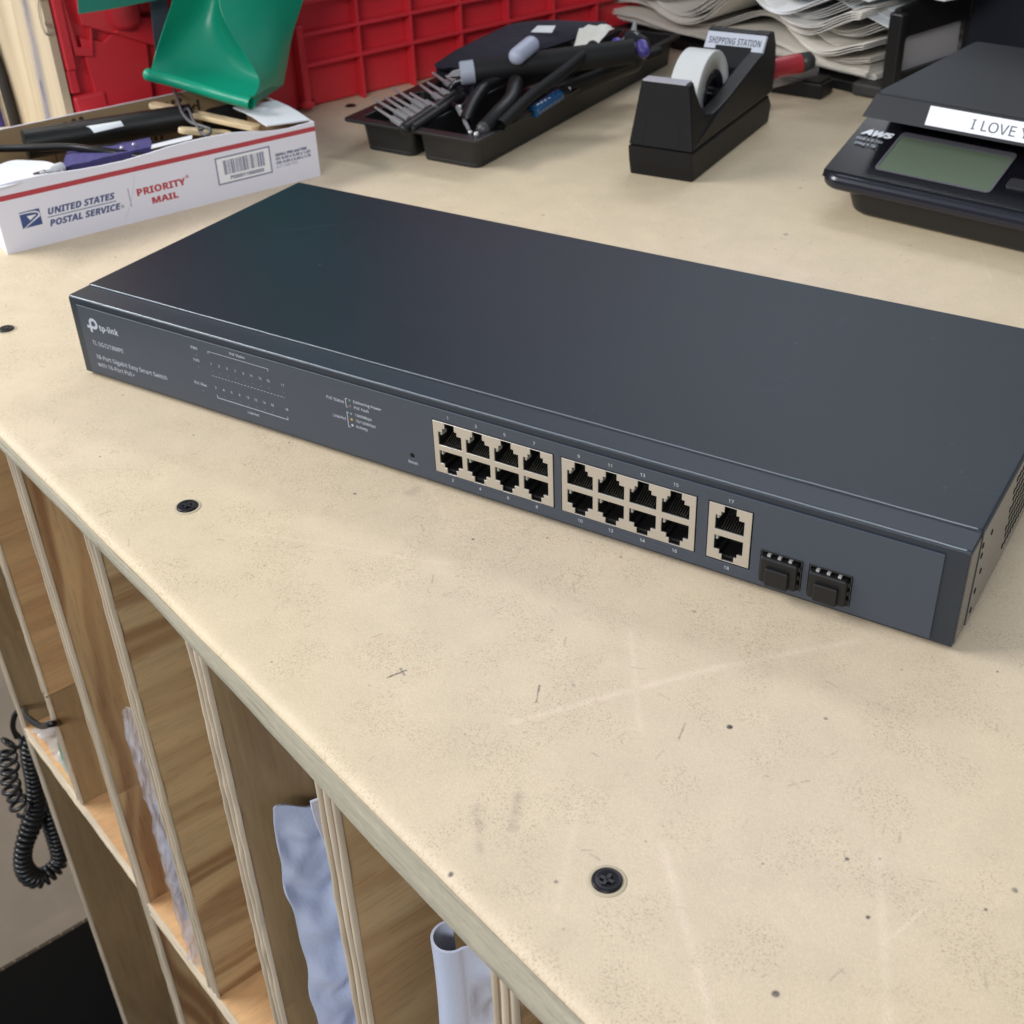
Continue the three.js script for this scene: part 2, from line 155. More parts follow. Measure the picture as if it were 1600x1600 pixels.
// ---------------------------------------------------------------- the network switch
const sw = thing('network_switch', 'dark slate rack network switch with rows of Ethernet ports along its front', 'network switch', [-0.03096, 0, -0.05734], 18.344 * Math.PI / 180);
{
  const R0 = rng(77), NS = 1024, spec = new Float32Array(NS * NS); for (let k = 0; k < 420; k++) { const x = R0() * NS, y = R0() * NS, r = 0.6 + 0.9 * R0(), a = 0.2 + 0.8 * R0() ** 2; for (let j = -3; j <= 3; j++) for (let i = -3; i <= 3; i++) { const X = (Math.floor(x) + i + NS) % NS, Y = (Math.floor(y) + j + NS) % NS; spec[Y * NS + X] += a * Math.exp(-(i * i + j * j) / (r * r)); } } for (let k = 0; k < 44; k++) { let x = R0() * NS, y = R0() * NS, t = R0() * 6.3; const n = 20 + 90 * R0(), a = 0.15 + 0.3 * R0(); for (let q = 0; q < n; q++) { spec[(Math.floor(y) & 1023) * NS + (Math.floor(x) & 1023)] += a; x += Math.cos(t); y += Math.sin(t); t += 0.02 * (R0() - 0.5); } }
  const dust = dataTex(NS, NS, (i, j) => { const d = Math.min(1, spec[j * NS + i]) * 0.85 + 0.10 * (fbm(i / 160, j / 160, 8, 4) - 0.3); return [12 + 78 * d, 26 + 78 * d, 40 + 76 * d]; }); dust.repeat.set(0.25, 0.25);
  const W = 0.44, H = 0.044, D = 0.176, B = 0.013, paint = std('#ffffff', 0.36, { map: dust, bumpMap: bumpAt(26), bumpScale: 0.00006 }), bez = std([0.017, 0.025, 0.038], 0.34, { bumpMap: bumpAt(26), bumpScale: 0.00006 });
  const bump = (g) => boxUV(g, 8);
  // cover: folded steel, a hair above the bezel
  const cov = part('cover', [bump(span(0, W, 0.0012, H, -D, -B - 0.0002, 0.0011))], paint, sw);
  // bezel: one moulded front with eased edges
  const bp = []; const rr = 0.0016; for (let k = 0; k <= 5; k++) { const q = k / 5 * Math.PI / 2; bp.push([-rr + rr * Math.sin(q), H - 0.0007 - rr + rr * Math.cos(q)]); } for (let k = 0; k <= 3; k++) { const q = k / 3 * Math.PI / 2; bp.push([-0.0008 + 0.0008 * Math.cos(q), 0.0022 - 0.0008 * Math.sin(q)]); } bp.push([-B, 0.0014], [-B, H - 0.0007]);
  const hole = (x0, y0, x1, y1) => new THREE.Path([[x0, y0], [x1, y0], [x1, y1], [x0, y1]].map(([x, y]) => new THREE.Vector2(x, y)));
  // the bezel is built as rails round the openings
  const rail = (x0, x1) => { const g = poly(bp.map(([z, y]) => [-z, y]), x1 - x0); g.rotateY(Math.PI / 2); return g.translate(x0, 0, 0); };
  const curve = bp.slice(0, 6), topRail = (x0, x1) => poly([...curve, [0, 0.0355], [-B, 0.0355], [-B, H - 0.0007]].map(([z, y]) => [-z, y]), x1 - x0).rotateY(Math.PI / 2).translate(x0, 0, 0);
  const lowRail = (x0, x1) => poly([[0, 0.0055], ...bp.slice(6, 11), [-B, 0.0055]].map(([z, y]) => [-z, y]), x1 - x0).rotateY(Math.PI / 2).translate(x0, 0, 0);
  part('bezel', [bump(rail(0.0006, 0.2180)), bump(topRail(0.2180, 0.4040)), bump(lowRail(0.2180, 0.4040)), bump(rail(0.4040, W - 0.0006))], bez, sw);
  // edge highlights put into pale strips, patchy as worn paint, along two long edges
  const highlightStrip = (y, z, r, sd) => tube([...Array(90)].map((_, i) => { const t = i / 89, k = vn(t * 26, 1, sd) * 0.6 + vn(t * 90, 2, sd) * 0.4; return [0.002 + t * (W - 0.004), y - r + 0.00011 * sm(0.35, 0.75, k), z - r * 0.2]; }), r, 300, 6);
  part('worn_highlight_edge', [highlightStrip(H + 0.00002, -B - 0.0007, 0.00026, 5), highlightStrip(H - 0.00078, -0.0007, 0.00030, 9)], std([0.24, 0.28, 0.32], 0.3, { metalness: 0.5 }), sw);
  part('bottom_plate', bx(W - 0.004, 0.0013, D - 0.003, W / 2, 0.00075, -D / 2 - 0.001), std([0.012, 0.012, 0.013], 0.6), sw);
  // faceplate label with cut-outs
  const fp = rrect(0.0057, 0.0030, 0.4317, 0.0397, 0.0003), A = [0.2188, 0.0084, 0.2778, 0.0342], Bq = [0.2811, 0.0084, 0.3403, 0.0342], Cq = [0.3448, 0.0080, 0.3628, 0.0342];
  for (const c of [A, Bq, Cq, [0.3668, 0.0058, 0.3832, 0.0194], [0.3856, 0.0058, 0.4020, 0.0194]]) fp.holes.push(hole(...c));
  const rh = new THREE.Path(); rh.absarc(0.2068, 0.0124, 0.00125, 0, Math.PI * 2); fp.holes.push(rh);
  const face = part('faceplate', bump(new THREE.ExtrudeGeometry(fp, { depth: 0.0005, bevelEnabled: true, bevelSize: 0.00015, bevelThickness: 0.00015, bevelSegments: 1, bevelOffset: -0.00015 }).translate(0, 0, 0.0001)), std([0.046, 0.058, 0.080], 0.46, { bumpMap: bumpAt(34), bumpScale: 0.00004 }), sw);
  part('reset_hole', rod([0.2068, 0.0124, 0.0003], [0.2068, 0.0124, 0.0001], 0.0013), M.hole, face);
  part('opening', [[0.2178, 0.404]].map(([a, b]) => span(a, b, 0.005, 0.036, -0.0128, -0.0121)), M.hole, sw);
  // printing
  const ink = '#b4bac6', T4 = (x, y) => new THREE.Matrix4().makeTranslation(x, y, 0.00085);
  const px = 2048, mmL = 202, k = px / mmL, pt = (g, s, mm, b = '') => { g.font = `${b} ${mm * k}px sans-serif`; };
  decal('printed_lettering', 0.202, 0.038, px, (g, w, h) => {
    const X = (x) => (x - 5) * k, Y = (y) => h - (y - 2.5) * k, t = (s, x, y, mm, b, al = 'left') => { g.textAlign = al; g.font = `${b || ''} ${(mm * k).toFixed(1)}px sans-serif`; g.fillText(s, X(x), Y(y)); };
    g.fillStyle = ink; g.strokeStyle = ink;
    // ring-and-stem emblem
    g.lineWidth = 1.5 * k; g.beginPath(); g.arc(X(15.5), Y(31.5), 2.2 * k, -Math.PI * 0.98, Math.PI * 0.52); g.stroke(); g.beginPath(); g.moveTo(X(13.25), Y(31.8)); g.lineTo(X(13.25), Y(26.6)); g.stroke(); g.lineWidth = 1.4 * k; g.beginPath(); g.moveTo(X(10.8), Y(29.4)); g.lineTo(X(15.6), Y(29.4)); g.stroke();
    g.save(); g.translate(X(19.2), Y(28.7)); g.font = `bold ${4.6 * k}px sans-serif`; g.scale(13.2 * k / g.measureText('tp-link').width, 1); g.fillText('tp-link', 0, 0); g.restore(); 
    t('TL-SG1218MPE', 11.6, 19.6, 3.25); t('18-Port Gigabit Easy Smart Switch', 11.8, 11.9, 3.25); t('with 16-Port PoE+', 11.8, 7.6, 3.25);
    t('PWR', 81.6, 34.0, 2.1); t('FAN', 81.9, 27.7, 2.1); t('PoE Max', 79.5, 15.0, 2.1);
    t('PoE Status', 111, 36.6, 2.0, '', 'center'); g.lineWidth = 0.26 * k; const L = (...p) => { g.beginPath(); p.forEach(([x, y], i) => g[i ? 'lineTo' : 'moveTo'](X(x), Y(y))); g.stroke(); };
    L([92.6, 33.8], [92.6, 35], [129, 35], [129, 33.8]); L([93.5, 12.2], [93.5, 10.9], [136.8, 10.9], [136.8, 12.2]);
    g.setLineDash([1.1 * k, 0.9 * k]); L([92.4, 22.4], [136.8, 22.4]); g.setLineDash([]);
    [1, 3, 5, 7, 9, 11, 13, 15, 17].forEach((n, i) => t(String(n), i < 8 ? 93.2 + i * 4.98 : 136.6, 28.0, 1.7, '', 'center')); [2, 4, 6, 8, 10, 12, 14, 16, 18].forEach((n, i) => t(String(n), i < 8 ? 93.4 + i * 4.98 : 136.8, 15.6, 1.7, '', 'center'));
    t('Link/Act', 115.2, 7.4, 2.0, '', 'center');
    t('PoE Status', 171.8, 28.9, 2.1, '', 'right'); t('Link/Act', 171.8, 20.4, 2.1, '', 'right'); L([173.8, 31.6], [172.8, 31.6], [172.8, 27.4], [173.8, 27.4]); L([173.8, 24.8], [172.8, 24.8], [172.8, 17.4], [173.8, 17.4]);
    t('Delivering Power', 177.0, 30.4, 2.0); t('PoE Fault', 177.0, 27.6, 2.0); t('1000Mbps', 177.0, 23.8, 2.0); t('10/100Mbps', 177.0, 20.9, 2.0); t('Activity', 177.0, 18.0, 2.0);
    for (const [y, c] of [[31.2, '#6f8f8a'], [28.3, '#7b6f6a'], [24.5, '#7d9a8d'], [21.6, '#c9a34a'], [18.7, '#c8c9cf']]) { g.fillStyle = c; g.beginPath(); g.arc(X(175), Y(y), 0.55 * k, 0, 7); g.fill(); }
    g.fillStyle = '#5c646e'; for (let i = 0; i < 9; i++) for (const y of [25.2, 12.9]) { g.fillRect(X((i < 8 ? 92.7 + i * 4.98 : 136.1)), Y(y), 1 * k, 0.7 * k); } for (const y of [31.6, 25.2, 12.6]) g.fillRect(X(84), Y(y), 1 * k, 0.7 * k);
  }, face, T4(0.106, 0.0215));
  decal('printed_lettering', 0.170, 0.036, px, (g, w, h) => {
    const q = px / 170, X = (x) => (x - 200) * q, Y = (y) => h - (y - 3) * q; g.fillStyle = ink; g.strokeStyle = ink; g.textAlign = 'center';
    const t = (s, x, y, mm) => { g.font = `${(mm * q).toFixed(1)}px sans-serif`; g.fillText(s, X(x), Y(y)); };
    t('Reset', 206.9, 8.3, 2.1);
    for (let i = 0; i < 4; i++) { t(String(1 + 2 * i), 227.2 + 13.9 * i, 35.9, 2.1); t(String(2 + 2 * i), 227.6 + 13.9 * i, 5.5, 2.1); t(String(9 + 2 * i), 289.3 + 14 * i, 35.9, 2.1); t(String(10 + 2 * i), 289.8 + 14 * i, 5.5, 2.1); }
    t('17', 353.7, 35.7, 2.1); t('18', 353.7, 5.2, 2.1);
    g.strokeStyle = '#59636f'; g.lineWidth = 0.2 * q; for (const [a, b] of [[228.5, 269.5], [290.5, 332.5]]) for (let i = 0; i < 3; i++) { const s = (b - a) / 3; g.beginPath(); g.moveTo(X(a + i * s + 3), Y(6.2)); g.lineTo(X(a + (i + 1) * s - 2.6), Y(6.2)); g.stroke(); }
  }, face, T4(0.285, 0.021));
  // jack cages: pressed metal fronts, each jack a black well with gold contacts
  const metal = std([0.60, 0.57, 0.52], 0.36, { metalness: 0.75 }), well = std([0.009, 0.009, 0.010], 0.5), gold = std([0.78, 0.72, 0.60], 0.3, { metalness: 1 });
  const y0 = 0.0088, y1 = 0.0338;
  const jackTop = (c) => [[c - 0.0058, 0.0225], [c + 0.0058, 0.0225], [c + 0.0058, 0.0289], [c + 0.0036, 0.0289], [c + 0.0036, 0.0307], [c + 0.0024, 0.0307], [c + 0.0024, 0.0335], [c - 0.0024, 0.0335], [c - 0.0024, 0.0307], [c - 0.0036, 0.0307], [c - 0.0036, 0.0289], [c - 0.0058, 0.0289]];
  const flip = (p) => p.map(([x, y]) => [x, 2 * 0.02115 - y]).reverse();
  function cage(x0, x1, cs) {
    const s = new THREE.Shape([[x0, y0], [x1, y0], [x1, y1], [x0, y1]].map(([x, y]) => new THREE.Vector2(x, y)));
    for (const c of cs) for (const p of [jackTop(c), flip(jackTop(c)).map(([x, y]) => [x, Math.max(y, 0.0091)])]) s.holes.push(new THREE.Path(p.map(([x, y]) => new THREE.Vector2(x, y))));
    const g = new THREE.ExtrudeGeometry(s, { depth: 0.0006, bevelEnabled: true, bevelSize: 0.00012, bevelThickness: 0.00012, bevelSegments: 1, bevelOffset: -0.00012 }).translate(0, 0, 0.0003);
    part('jack_cage', [g], metal, sw);
    for (const c of cs) for (const up of [1, 0]) {
      const o = new THREE.Group(); o.name = 'jack'; sw.add(o); const yc = up ? 0.0279 : 0.0145;
      const a = up ? 0.0222 : 0.0091, b = up ? 0.0338 : 0.0202, x0_ = c - 0.0061, x1_ = c + 0.0061;
      part('well', [span(x0_, x1_, a, b, -0.0118, -0.0112), span(x0_, x0_ + 0.0003, a, b, -0.0112, 0.0002), span(x1_ - 0.0003, x1_, a, b, -0.0112, 0.0002), span(x0_, x1_, a - 0.0003, a, -0.0112, 0.0002), span(x0_, x1_, b, b + 0.0003, -0.0112, 0.0002), ...(up ? [] : [span(c - 0.0030, c + 0.0030, 0.0094, 0.0106, -0.009, -0.0008), span(c - 0.0052, c - 0.0036, 0.0115, 0.0126, -0.009, -0.0012), span(c + 0.0036, c + 0.0052, 0.0115, 0.0126, -0.009, -0.0012)])], well, o);
      const pins = []; for (let n = 0; n < 8; n++) { const x = c - 0.0036 + n * 0.00103; pins.push(up ? rod([x, 0.0226, -0.0010], [x, 0.0262, -0.0085], 0.00017, 0.00017, 6) : rod([x, 0.0201, -0.0030], [x, 0.0168, -0.0095], 0.00017, 0.00017, 6)); if (up) pins.push(bx(0.0004, 0.0003, 0.0005, x, 0.0228, -0.0008)); }
      part('contacts', pins, gold, o);
      part('light_pipe', [span(c - 0.0057, c - 0.0049, up ? 0.0266 : 0.0170, up ? 0.0282 : 0.0186, -0.004, -0.0005)], std([0.45, 0.46, 0.42], 0.4), o);
    }
  }
  const four = (a) => [0, 1, 2, 3].map((i) => a + i * 0.01392);
  cage(0.2192, 0.2774, four(0.2275)); cage(0.2815, 0.3399, four(0.2898)); cage(0.3452, 0.3624, [0.3538]);
  // rubber dust plugs in the two fibre slots
  for (const x of [0.3750, 0.3938]) {
    const o = new THREE.Group(); o.name = 'dust_plug'; sw.add(o);
    part('slot_frame', [span(x - 0.0081, x + 0.0081, 0.0059, 0.0193, -0.010, -0.0095), span(x - 0.0081, x - 0.0077, 0.0059, 0.0193, -0.0095, 0.0004), span(x + 0.0077, x + 0.0081, 0.0059, 0.0193, -0.0095, 0.0012), span(x - 0.0081, x + 0.0081, 0.0189, 0.0193, -0.0095, 0.0008)], std([0.03, 0.03, 0.03], 0.4), o);
    part('plug_body', [span(x - 0.0076, x + 0.0070, 0.0060, 0.0178, -0.008, 0.0032, 0.0011)], M.rubber, o);
    part('plug_grip', [span(x - 0.0048, x + 0.0042, 0.0064, 0.0142, 0.0025, 0.0048, 0.0006)], M.rubber, o);
    part('spring_finger', [-0.0046, -0.0005, 0.0037].map((d) => span(x + d - 0.0006, x + d + 0.0006, 0.0176, 0.0187, -0.002, 0.0020)), M.steel, o);
    part('side_rib', [0.0085, 0.0125, 0.0162].map((y) => span(x + 0.0070, x + 0.0078, y - 0.0009, y + 0.0009, -0.002, 0.0022)), M.rubber, o);
  }
  // right flank: screw holes and vent field
  const flank = std([0.17, 0.165, 0.15], 0.45);
  part('side_panel', boxUV(span(W - 0.0002, W + 0.0003, 0.002, H - 0.0014, -D + 0.001, -B - 0.0012), 8), std([0.10, 0.10, 0.10], 0.16), sw);  // lighter colour stands in for light reflected off the bench
  part('side_hole', [[-0.0165, 0.036], [-0.0175, 0.031], [-0.022, 0.0215], [-0.019, 0.0145], [-0.0185, 0.006], [-0.029, 0.034]].map(([z, y]) => rod([W + 0.0002, y, z], [W + 0.00045, y, z], 0.0010, 0.0012, 12)), M.hole, sw);
  part('bezel_side', boxUV(span(W - 0.0008, W, 0.0024, H - 0.0026, -B + 0.0002, -0.0014, 0.0003), 8), std([0.085, 0.085, 0.088], 0.18), sw);  // paler than the bezel: reflected light put into the colour
  const vents = []; for (let i = 0; i < 14; i++) for (let j = 0; j < 8; j++) { const z = -0.060 - i * 0.004 - (j % 2) * 0.002, y = 0.0085 + j * 0.0042; vents.push(rod([W + 0.0002, y, z], [W + 0.00042, y, z], 0.0012, 0.00135, 10)); }
  part('vent_hole', vents, M.hole, sw).userData.kind = 'stuff';
}


// ---------------------------------------------------------------- postal carton with its odds and ends
const red = '#b5404a', navy = '#3a4f86';
{
  const ry = 85.12 * Math.PI / 180, o = thing('mailing_box', 'open white postal carton with red stripe and blue lettering behind the switch', 'box', [-0.2151, 0, -0.0876], ry);
  const L = 0.217, Dp = 0.119, topAt = (x) => 0.0425 + 0.0008 * Math.sin(x * 60) + 0.0006 * (fbm(x * 160, 2, 3, 3) - 0.5) - 0.005 * sm(0.155, 0.2, x) - 0.0013 * sm(0.02, 0.06, x) * (1 - sm(0.08, 0.13, x));
  const print = canvasTex(2048, 420, (g, w, h) => {
    const k = w / 220, X = (x) => x * k, Y = (y) => h - y * k; g.fillStyle = '#e4e4f0'; g.fillRect(0, 0, w, h);
    
    g.fillStyle = red; g.beginPath(); g.moveTo(0, Y(36)); g.lineTo(w, Y(34.6)); g.lineTo(w, Y(31.4)); g.lineTo(0, Y(32.8)); g.fill();
    g.fillStyle = navy; g.beginPath(); g.moveTo(X(12.8), Y(23.6)); g.lineTo(X(25.2), Y(23.8)); g.lineTo(X(25.2), Y(13.6)); g.lineTo(X(12.8), Y(13.4)); g.fill();
    g.fillStyle = '#e8e8ee'; g.beginPath(); g.moveTo(X(12.8), Y(22.2)); g.quadraticCurveTo(X(19), Y(22.6), X(23), Y(21.6)); g.quadraticCurveTo(X(24.6), Y(20.8), X(23.6), Y(19.4)); g.lineTo(X(13.4), Y(13.4)); g.lineTo(X(14.2), Y(13.4)); g.lineTo(X(24.9), Y(18.9)); g.quadraticCurveTo(X(25.3), Y(22.4), X(22), Y(22.8)); g.quadraticCurveTo(X(17), Y(23.3), X(12.8), Y(22.9)); g.fill();
    g.beginPath(); g.moveTo(X(16.8), Y(20.6)); g.lineTo(X(22.6), Y(20.4)); g.quadraticCurveTo(X(22.8), Y(19.7), X(21.4), Y(19.6)); g.lineTo(X(18.4), Y(17.6)); g.fill();
    g.fillStyle = '#4a5684'; const T = (s, x, y, mm, b, wide) => { g.font = `${b} ${mm * k}px sans-serif`; const m = g.measureText(s).width; g.save(); g.translate(X(x), Y(y)); if (wide) g.scale(wide * k / m, 1); g.fillText(s, 0, 0); if (wide > 17) { g.lineWidth = 0.3 * k; g.strokeStyle = g.fillStyle; g.strokeText(s, 0, 0); } g.restore(); };
    T('UNITED STATES', 29.2, 18.4, 5.4, 'italic bold', 43); T('POSTAL SERVICE', 29.0, 11.0, 5.4, 'italic bold', 45.5); g.fillRect(X(29), Y(17.0), X(44), 0.5 * k);
    g.lineWidth = 0.5 * k; g.strokeStyle = '#7a8094'; g.beginPath(); g.arc(X(76.4), Y(12.2), 0.8 * k, 0, 7); g.stroke(); g.beginPath(); g.moveTo(X(82), Y(22.6)); g.lineTo(X(82.2), Y(10.6)); g.stroke();
    g.fillStyle = red; T('PRIORITY', 86.8, 16.6, 6, 'bold', 33.4); T('MAIL', 95.6, 9.4, 5.4, 'bold', 18.5); g.strokeStyle = red; g.beginPath(); g.arc(X(122), Y(21.4), 0.8 * k, 0, 7); g.stroke();
    g.strokeStyle = '#6d7590'; g.lineWidth = 0.9 * k; g.strokeRect(X(143), Y(28.2), 38.6 * k, 17.4 * k); g.fillStyle = '#f0f0f6'; g.fillRect(X(143.5), Y(27.7), 37.6 * k, 16.4 * k);
    g.fillStyle = '#6a728c'; const B = rng(17); let x = 148; while (x < 177) { const b = 0.25 + 0.25 * Math.floor(B() * 4); g.fillRect(X(x), Y(26), b * k, 9.6 * k); x += b + 0.25 + 0.25 * Math.floor(B() * 3); }
    T('PS00011000003', 151.5, 12.8, 3.0, '', 24.5);
    ['SMALL FRB and FRB', 'ID: 8.63 x 5.38 x 1.63', 'OD: 8.69 x 5.44 x 1.75', '0.07 CUBIC FEET'].forEach((s, i) => T(s, 185.5, 20.6 - i * 2.7, 2.3, i ? '' : 'bold', [23.5, 26, 26, 16][i]));
    g.strokeStyle = '#c6c6d2'; g.lineWidth = 0.3 * k; g.beginPath(); g.moveTo(X(88), Y(30)); g.quadraticCurveTo(X(84), Y(14), X(76), Y(3)); g.stroke();
  });
  const pw = std('#ffffff', 0.55, { map: print }), wh = std([0.78, 0.78, 0.83], 0.6), kr = std('#ffffff', 0.85, { map: dataTex(256, 256, (i, j) => { const f = 1 + 0.12 * (fbm(i / 40, j / 9, 5, 3) - 0.5); return [150 * f, 124 * f, 92 * f]; }) });
  const wall = (len, f, n = 60) => { const p = [[0, 0], [len, 0]]; for (let i = n; i >= 0; i--) p.push([len * i / n, f(len * i / n)]); return p; };
  const front = poly(wall(L, topAt), 0.0014).translate(0, 0, -0.0014); { const p = front.attributes.position, uv = front.attributes.uv; for (let i = 0; i < p.count; i++) uv.setXY(i, p.getX(i) / 0.22, p.getY(i) / 0.0451); }
  const fr = part('front_wall', front, pw, o);
  part('liner', poly(wall(L - 0.003, (x) => topAt(x) - 0.0006), 0.0004).translate(0.0015, 0, -0.0020), kr, fr);
  const side = (f) => poly(wall(Dp - 0.003, f), 0.0012);
  const endA = part('end_wall', side(() => 0.0405).rotateY(Math.PI / 2).translate(0.0002, 0, -0.0022), wh, o), endB = part('end_wall', side((z) => 0.0378 + 0.002 * z / Dp).rotateY(Math.PI / 2).translate(L - 0.0014, 0, -0.0022), wh, o);
  part('liner', side(() => 0.0402).rotateY(Math.PI / 2).translate(0.0016, 0, -0.0024), kr, endA); part('liner', side(() => 0.0374).rotateY(Math.PI / 2).translate(L - 0.0030, 0, -0.0024), kr, endB);
  const back = part('back_wall', poly(wall(L, (x) => 0.041 + 0.0005 * fbm(x * 150, 5, 8, 3)), 0.0012).translate(0, 0, -Dp), wh, o);
  const inner = canvasTex(1024, 192, (g, w, h) => { g.fillStyle = '#9c8666'; g.fillRect(0, 0, w, h); const R = rng(3); for (let i = 0; i < 900; i++) { g.fillStyle = `rgba(${R() < 0.5 ? '80,60,40' : '190,165,130'},0.10)`; g.fillRect(R() * w, R() * h, 6 + R() * 30, 1 + R() * 2); } g.fillStyle = '#3d3226'; g.font = 'bold 66px sans-serif'; g.fillText('ed', 455, 84); g.fillText('red', 760, 84); g.fillText('red', 610, 150); g.font = 'bold 34px sans-serif'; for (const [x, y] of [[395, 24], [425, 20], [450, 18], [745, 30], [770, 26], [795, 24]]) { g.beginPath(); g.arc(x, y, 8, 0, 7); g.fill(); } });
  const li = poly(wall(L - 0.004, () => 0.0408), 0.0004).translate(0.002, 0, -Dp + 0.0013); { const p = li.attributes.position, uv = li.attributes.uv; for (let i = 0; i < p.count; i++) uv.setXY(i, p.getX(i) / L, p.getY(i) / 0.041); } part('liner', li, std('#ffffff', 0.85, { map: inner }), back);
  part('bottom', span(0.001, L - 0.001, 0.0005, 0.0016, -Dp + 0.002, -0.002), kr, o);
  // end flap lying across the corner, torn along its inner edge
  part('end_flap', grid(24, 24, (u, v) => { const x = lerp(0.1835 + 0.0012 * fbm(v * 9, 3, 4, 3), L - 0.001 + 0.002 * v, u), z = -0.004 - v * (0.054 + 0.003 * u); return [x, 0.0398 - 0.0014 * u + 0.0012 * Math.sin(v * 3.1) + 0.0012 * (1 - u) , z]; }, 0.0009), std([0.80, 0.82, 0.86], 0.6), o);
  // crumpled flap at the near corner
  part('torn_flap', grid(26, 16, (u, v) => [lerp(-0.012, 0.046 - 0.01 * v * v, u), 0.0418 + 0.006 * v * (1 - 0.6 * u) + 0.0016 * Math.sin(u * 7 + v * 3) * v, -0.001 - 0.026 * v + 0.003 * Math.sin(u * 5)], 0.0006), std([0.78, 0.79, 0.83], 0.65), o);
}
const inBox = 'lying in the postal carton';
{
  const o = thing('ribbed_sleeve', 'thick black ribbed sleeve with a small white sticker ' + inBox, 'sleeve', [-0.3310, 0.0200, -0.2028]);
  const rel = (p) => p.map((v, i) => v - o.position.getComponent(i));
  const a = rel([-0.3015, 0.0360, -0.1422]), b = rel([-0.2810, 0.0340, -0.2555]), prof = [[0, 0.0001]]; for (let i = 0; i <= 260; i++) { const t = i / 260; prof.push([0.004 + 0.99 * t, 0.0105 * (0.96 + 0.04 * Math.cos(i * 2.1)) * (0.96 - 0.10 * t)]); } prof.push([1, 0.0001]);
  part('body', lathe(a, b, prof, 26, 1), std([0.006, 0.008, 0.008], 0.42), o);
  const w = [-0.2587, 0.0478, -0.1824], s = grid(8, 6, (u, v) => { const p0 = [-0.2699, 0.0475, -0.1749], p1 = [-0.2642, 0.0474, -0.1958], p2 = [-0.2605, 0.0452, -0.1755], p3 = [-0.2592, 0.0455, -0.1958]; return rel([0, 1, 2].map((k) => lerp(lerp(p0[k], p1[k], u), lerp(p2[k], p3[k], u), v) + (k === 1 ? 0.0012 * Math.sin(v * 3.14) : 0))); }, 0.0003);
  part('sticker', s, std([0.75, 0.80, 0.82], 0.6), o);
}
const cable = (label, pts, r, mat = M.blackPlastic) => { const c = pts[0], o = thing('cable', label, 'cable', c); part('cord', tube(pts.map((p) => p.map((v, i) => v - c[i])), r, 60, 10), mat, o); };
cable('glossy black cable crossing the near end of the postal carton', [[-0.3020, 0.0400, -0.1140], [-0.2926, 0.0400, -0.1232], [-0.2733, 0.0410, -0.1395], [-0.2543, 0.0420, -0.1556], [-0.2346, 0.0410, -0.1685], [-0.2133, 0.0370, -0.1885]], 0.0026, std([0.01, 0.01, 0.011], 0.25));
cable('thinner black cable beside the purple pouch in the postal carton', [[-0.2788, 0.0360, -0.1427], [-0.2632, 0.0370, -0.1627], [-0.2525, 0.0370, -0.1802], [-0.2434, 0.0350, -0.2029], [-0.2422, 0.0330, -0.2349]], 0.0017, std([0.01, 0.01, 0.011], 0.3));
{
  const o = thing('fabric_pouch', 'purple textured fabric pouch against the front wall of the postal carton', 'pouch', [-0.2907, 0.0200, -0.1940]);
  const rel = (p) => p.map((v, i) => v - o.position.getComponent(i));
  const c0 = [-0.2209, 0.0415, -0.1360], c1 = [-0.2176, 0.0415, -0.1952], c2 = [-0.2647, 0.0360, -0.1565], c3 = [-0.2575, 0.0340, -0.2119];
  part('cloth', grid(40, 12, (u, v) => rel([0, 1, 2].map((k) => lerp(lerp(c0[k], c1[k], u), lerp(c2[k], c3[k], u), v) + (k === 1 ? 0.0014 * Math.sin(v * 3) + 0.0016 * (fbm(u * 9, v * 4, 3, 3) - 0.5) : 0))), 0.004), std([0.060, 0.052, 0.19], 0.8, { bumpMap: bumpAt(1), bumpScale: 0.0004 }), o);
  part('studs', [[188, 231, 0.0445], [209, 226, 0.0445]].map((q, i) => new THREE.SphereGeometry(0.0013, 12, 8).translate(...rel(i ? [-0.2249, 0.0432, -0.1861] : [-0.2247, 0.0432, -0.1776]))), M.steel, o);
}
{
  const o = thing('paper_slip', 'small white paper slip tucked behind the front wall of the postal carton', 'paper', [-0.2472, 0.0300, -0.2168]), rel = (p) => p.map((v, i) => v - o.position.getComponent(i));
  const c0 = [-0.2125, 0.0422, -0.1919], c1 = [-0.2120, 0.0418, -0.2207], c2 = [-0.2230, 0.0410, -0.1973], c3 = [-0.2278, 0.0390, -0.2285];
  part('sheet', grid(10, 6, (u, v) => rel([0, 1, 2].map((k) => lerp(lerp(c0[k], c1[k], u), lerp(c2[k], c3[k], u), v))), 0.0004), M.white, o);
}
{
  const o = thing('nozzle', 'white plastic nozzle tip at the near corner of the postal carton', 'nozzle', [-0.2290, 0.0400, -0.1340]), rel = (p) => p.map((v, i) => v - o.position.getComponent(i));
  part('nozzle', lathe(rel([-0.2196, 0.0420, -0.1351]), rel([-0.2146, 0.0440, -0.1191]), [[0, 0.0001], [0, 0.0034], [0.5, 0.003], [0.55, 0.0016], [1, 0.0006], [1, 0.0001]], 16), M.white, o); part('tip', rod(rel([-0.2158, 0.0436, -0.1228]), rel([-0.2153, 0.0440, -0.1153]), 0.0012, 0.0006), std([0.12, 0.08, 0.08], 0.5), o);
}
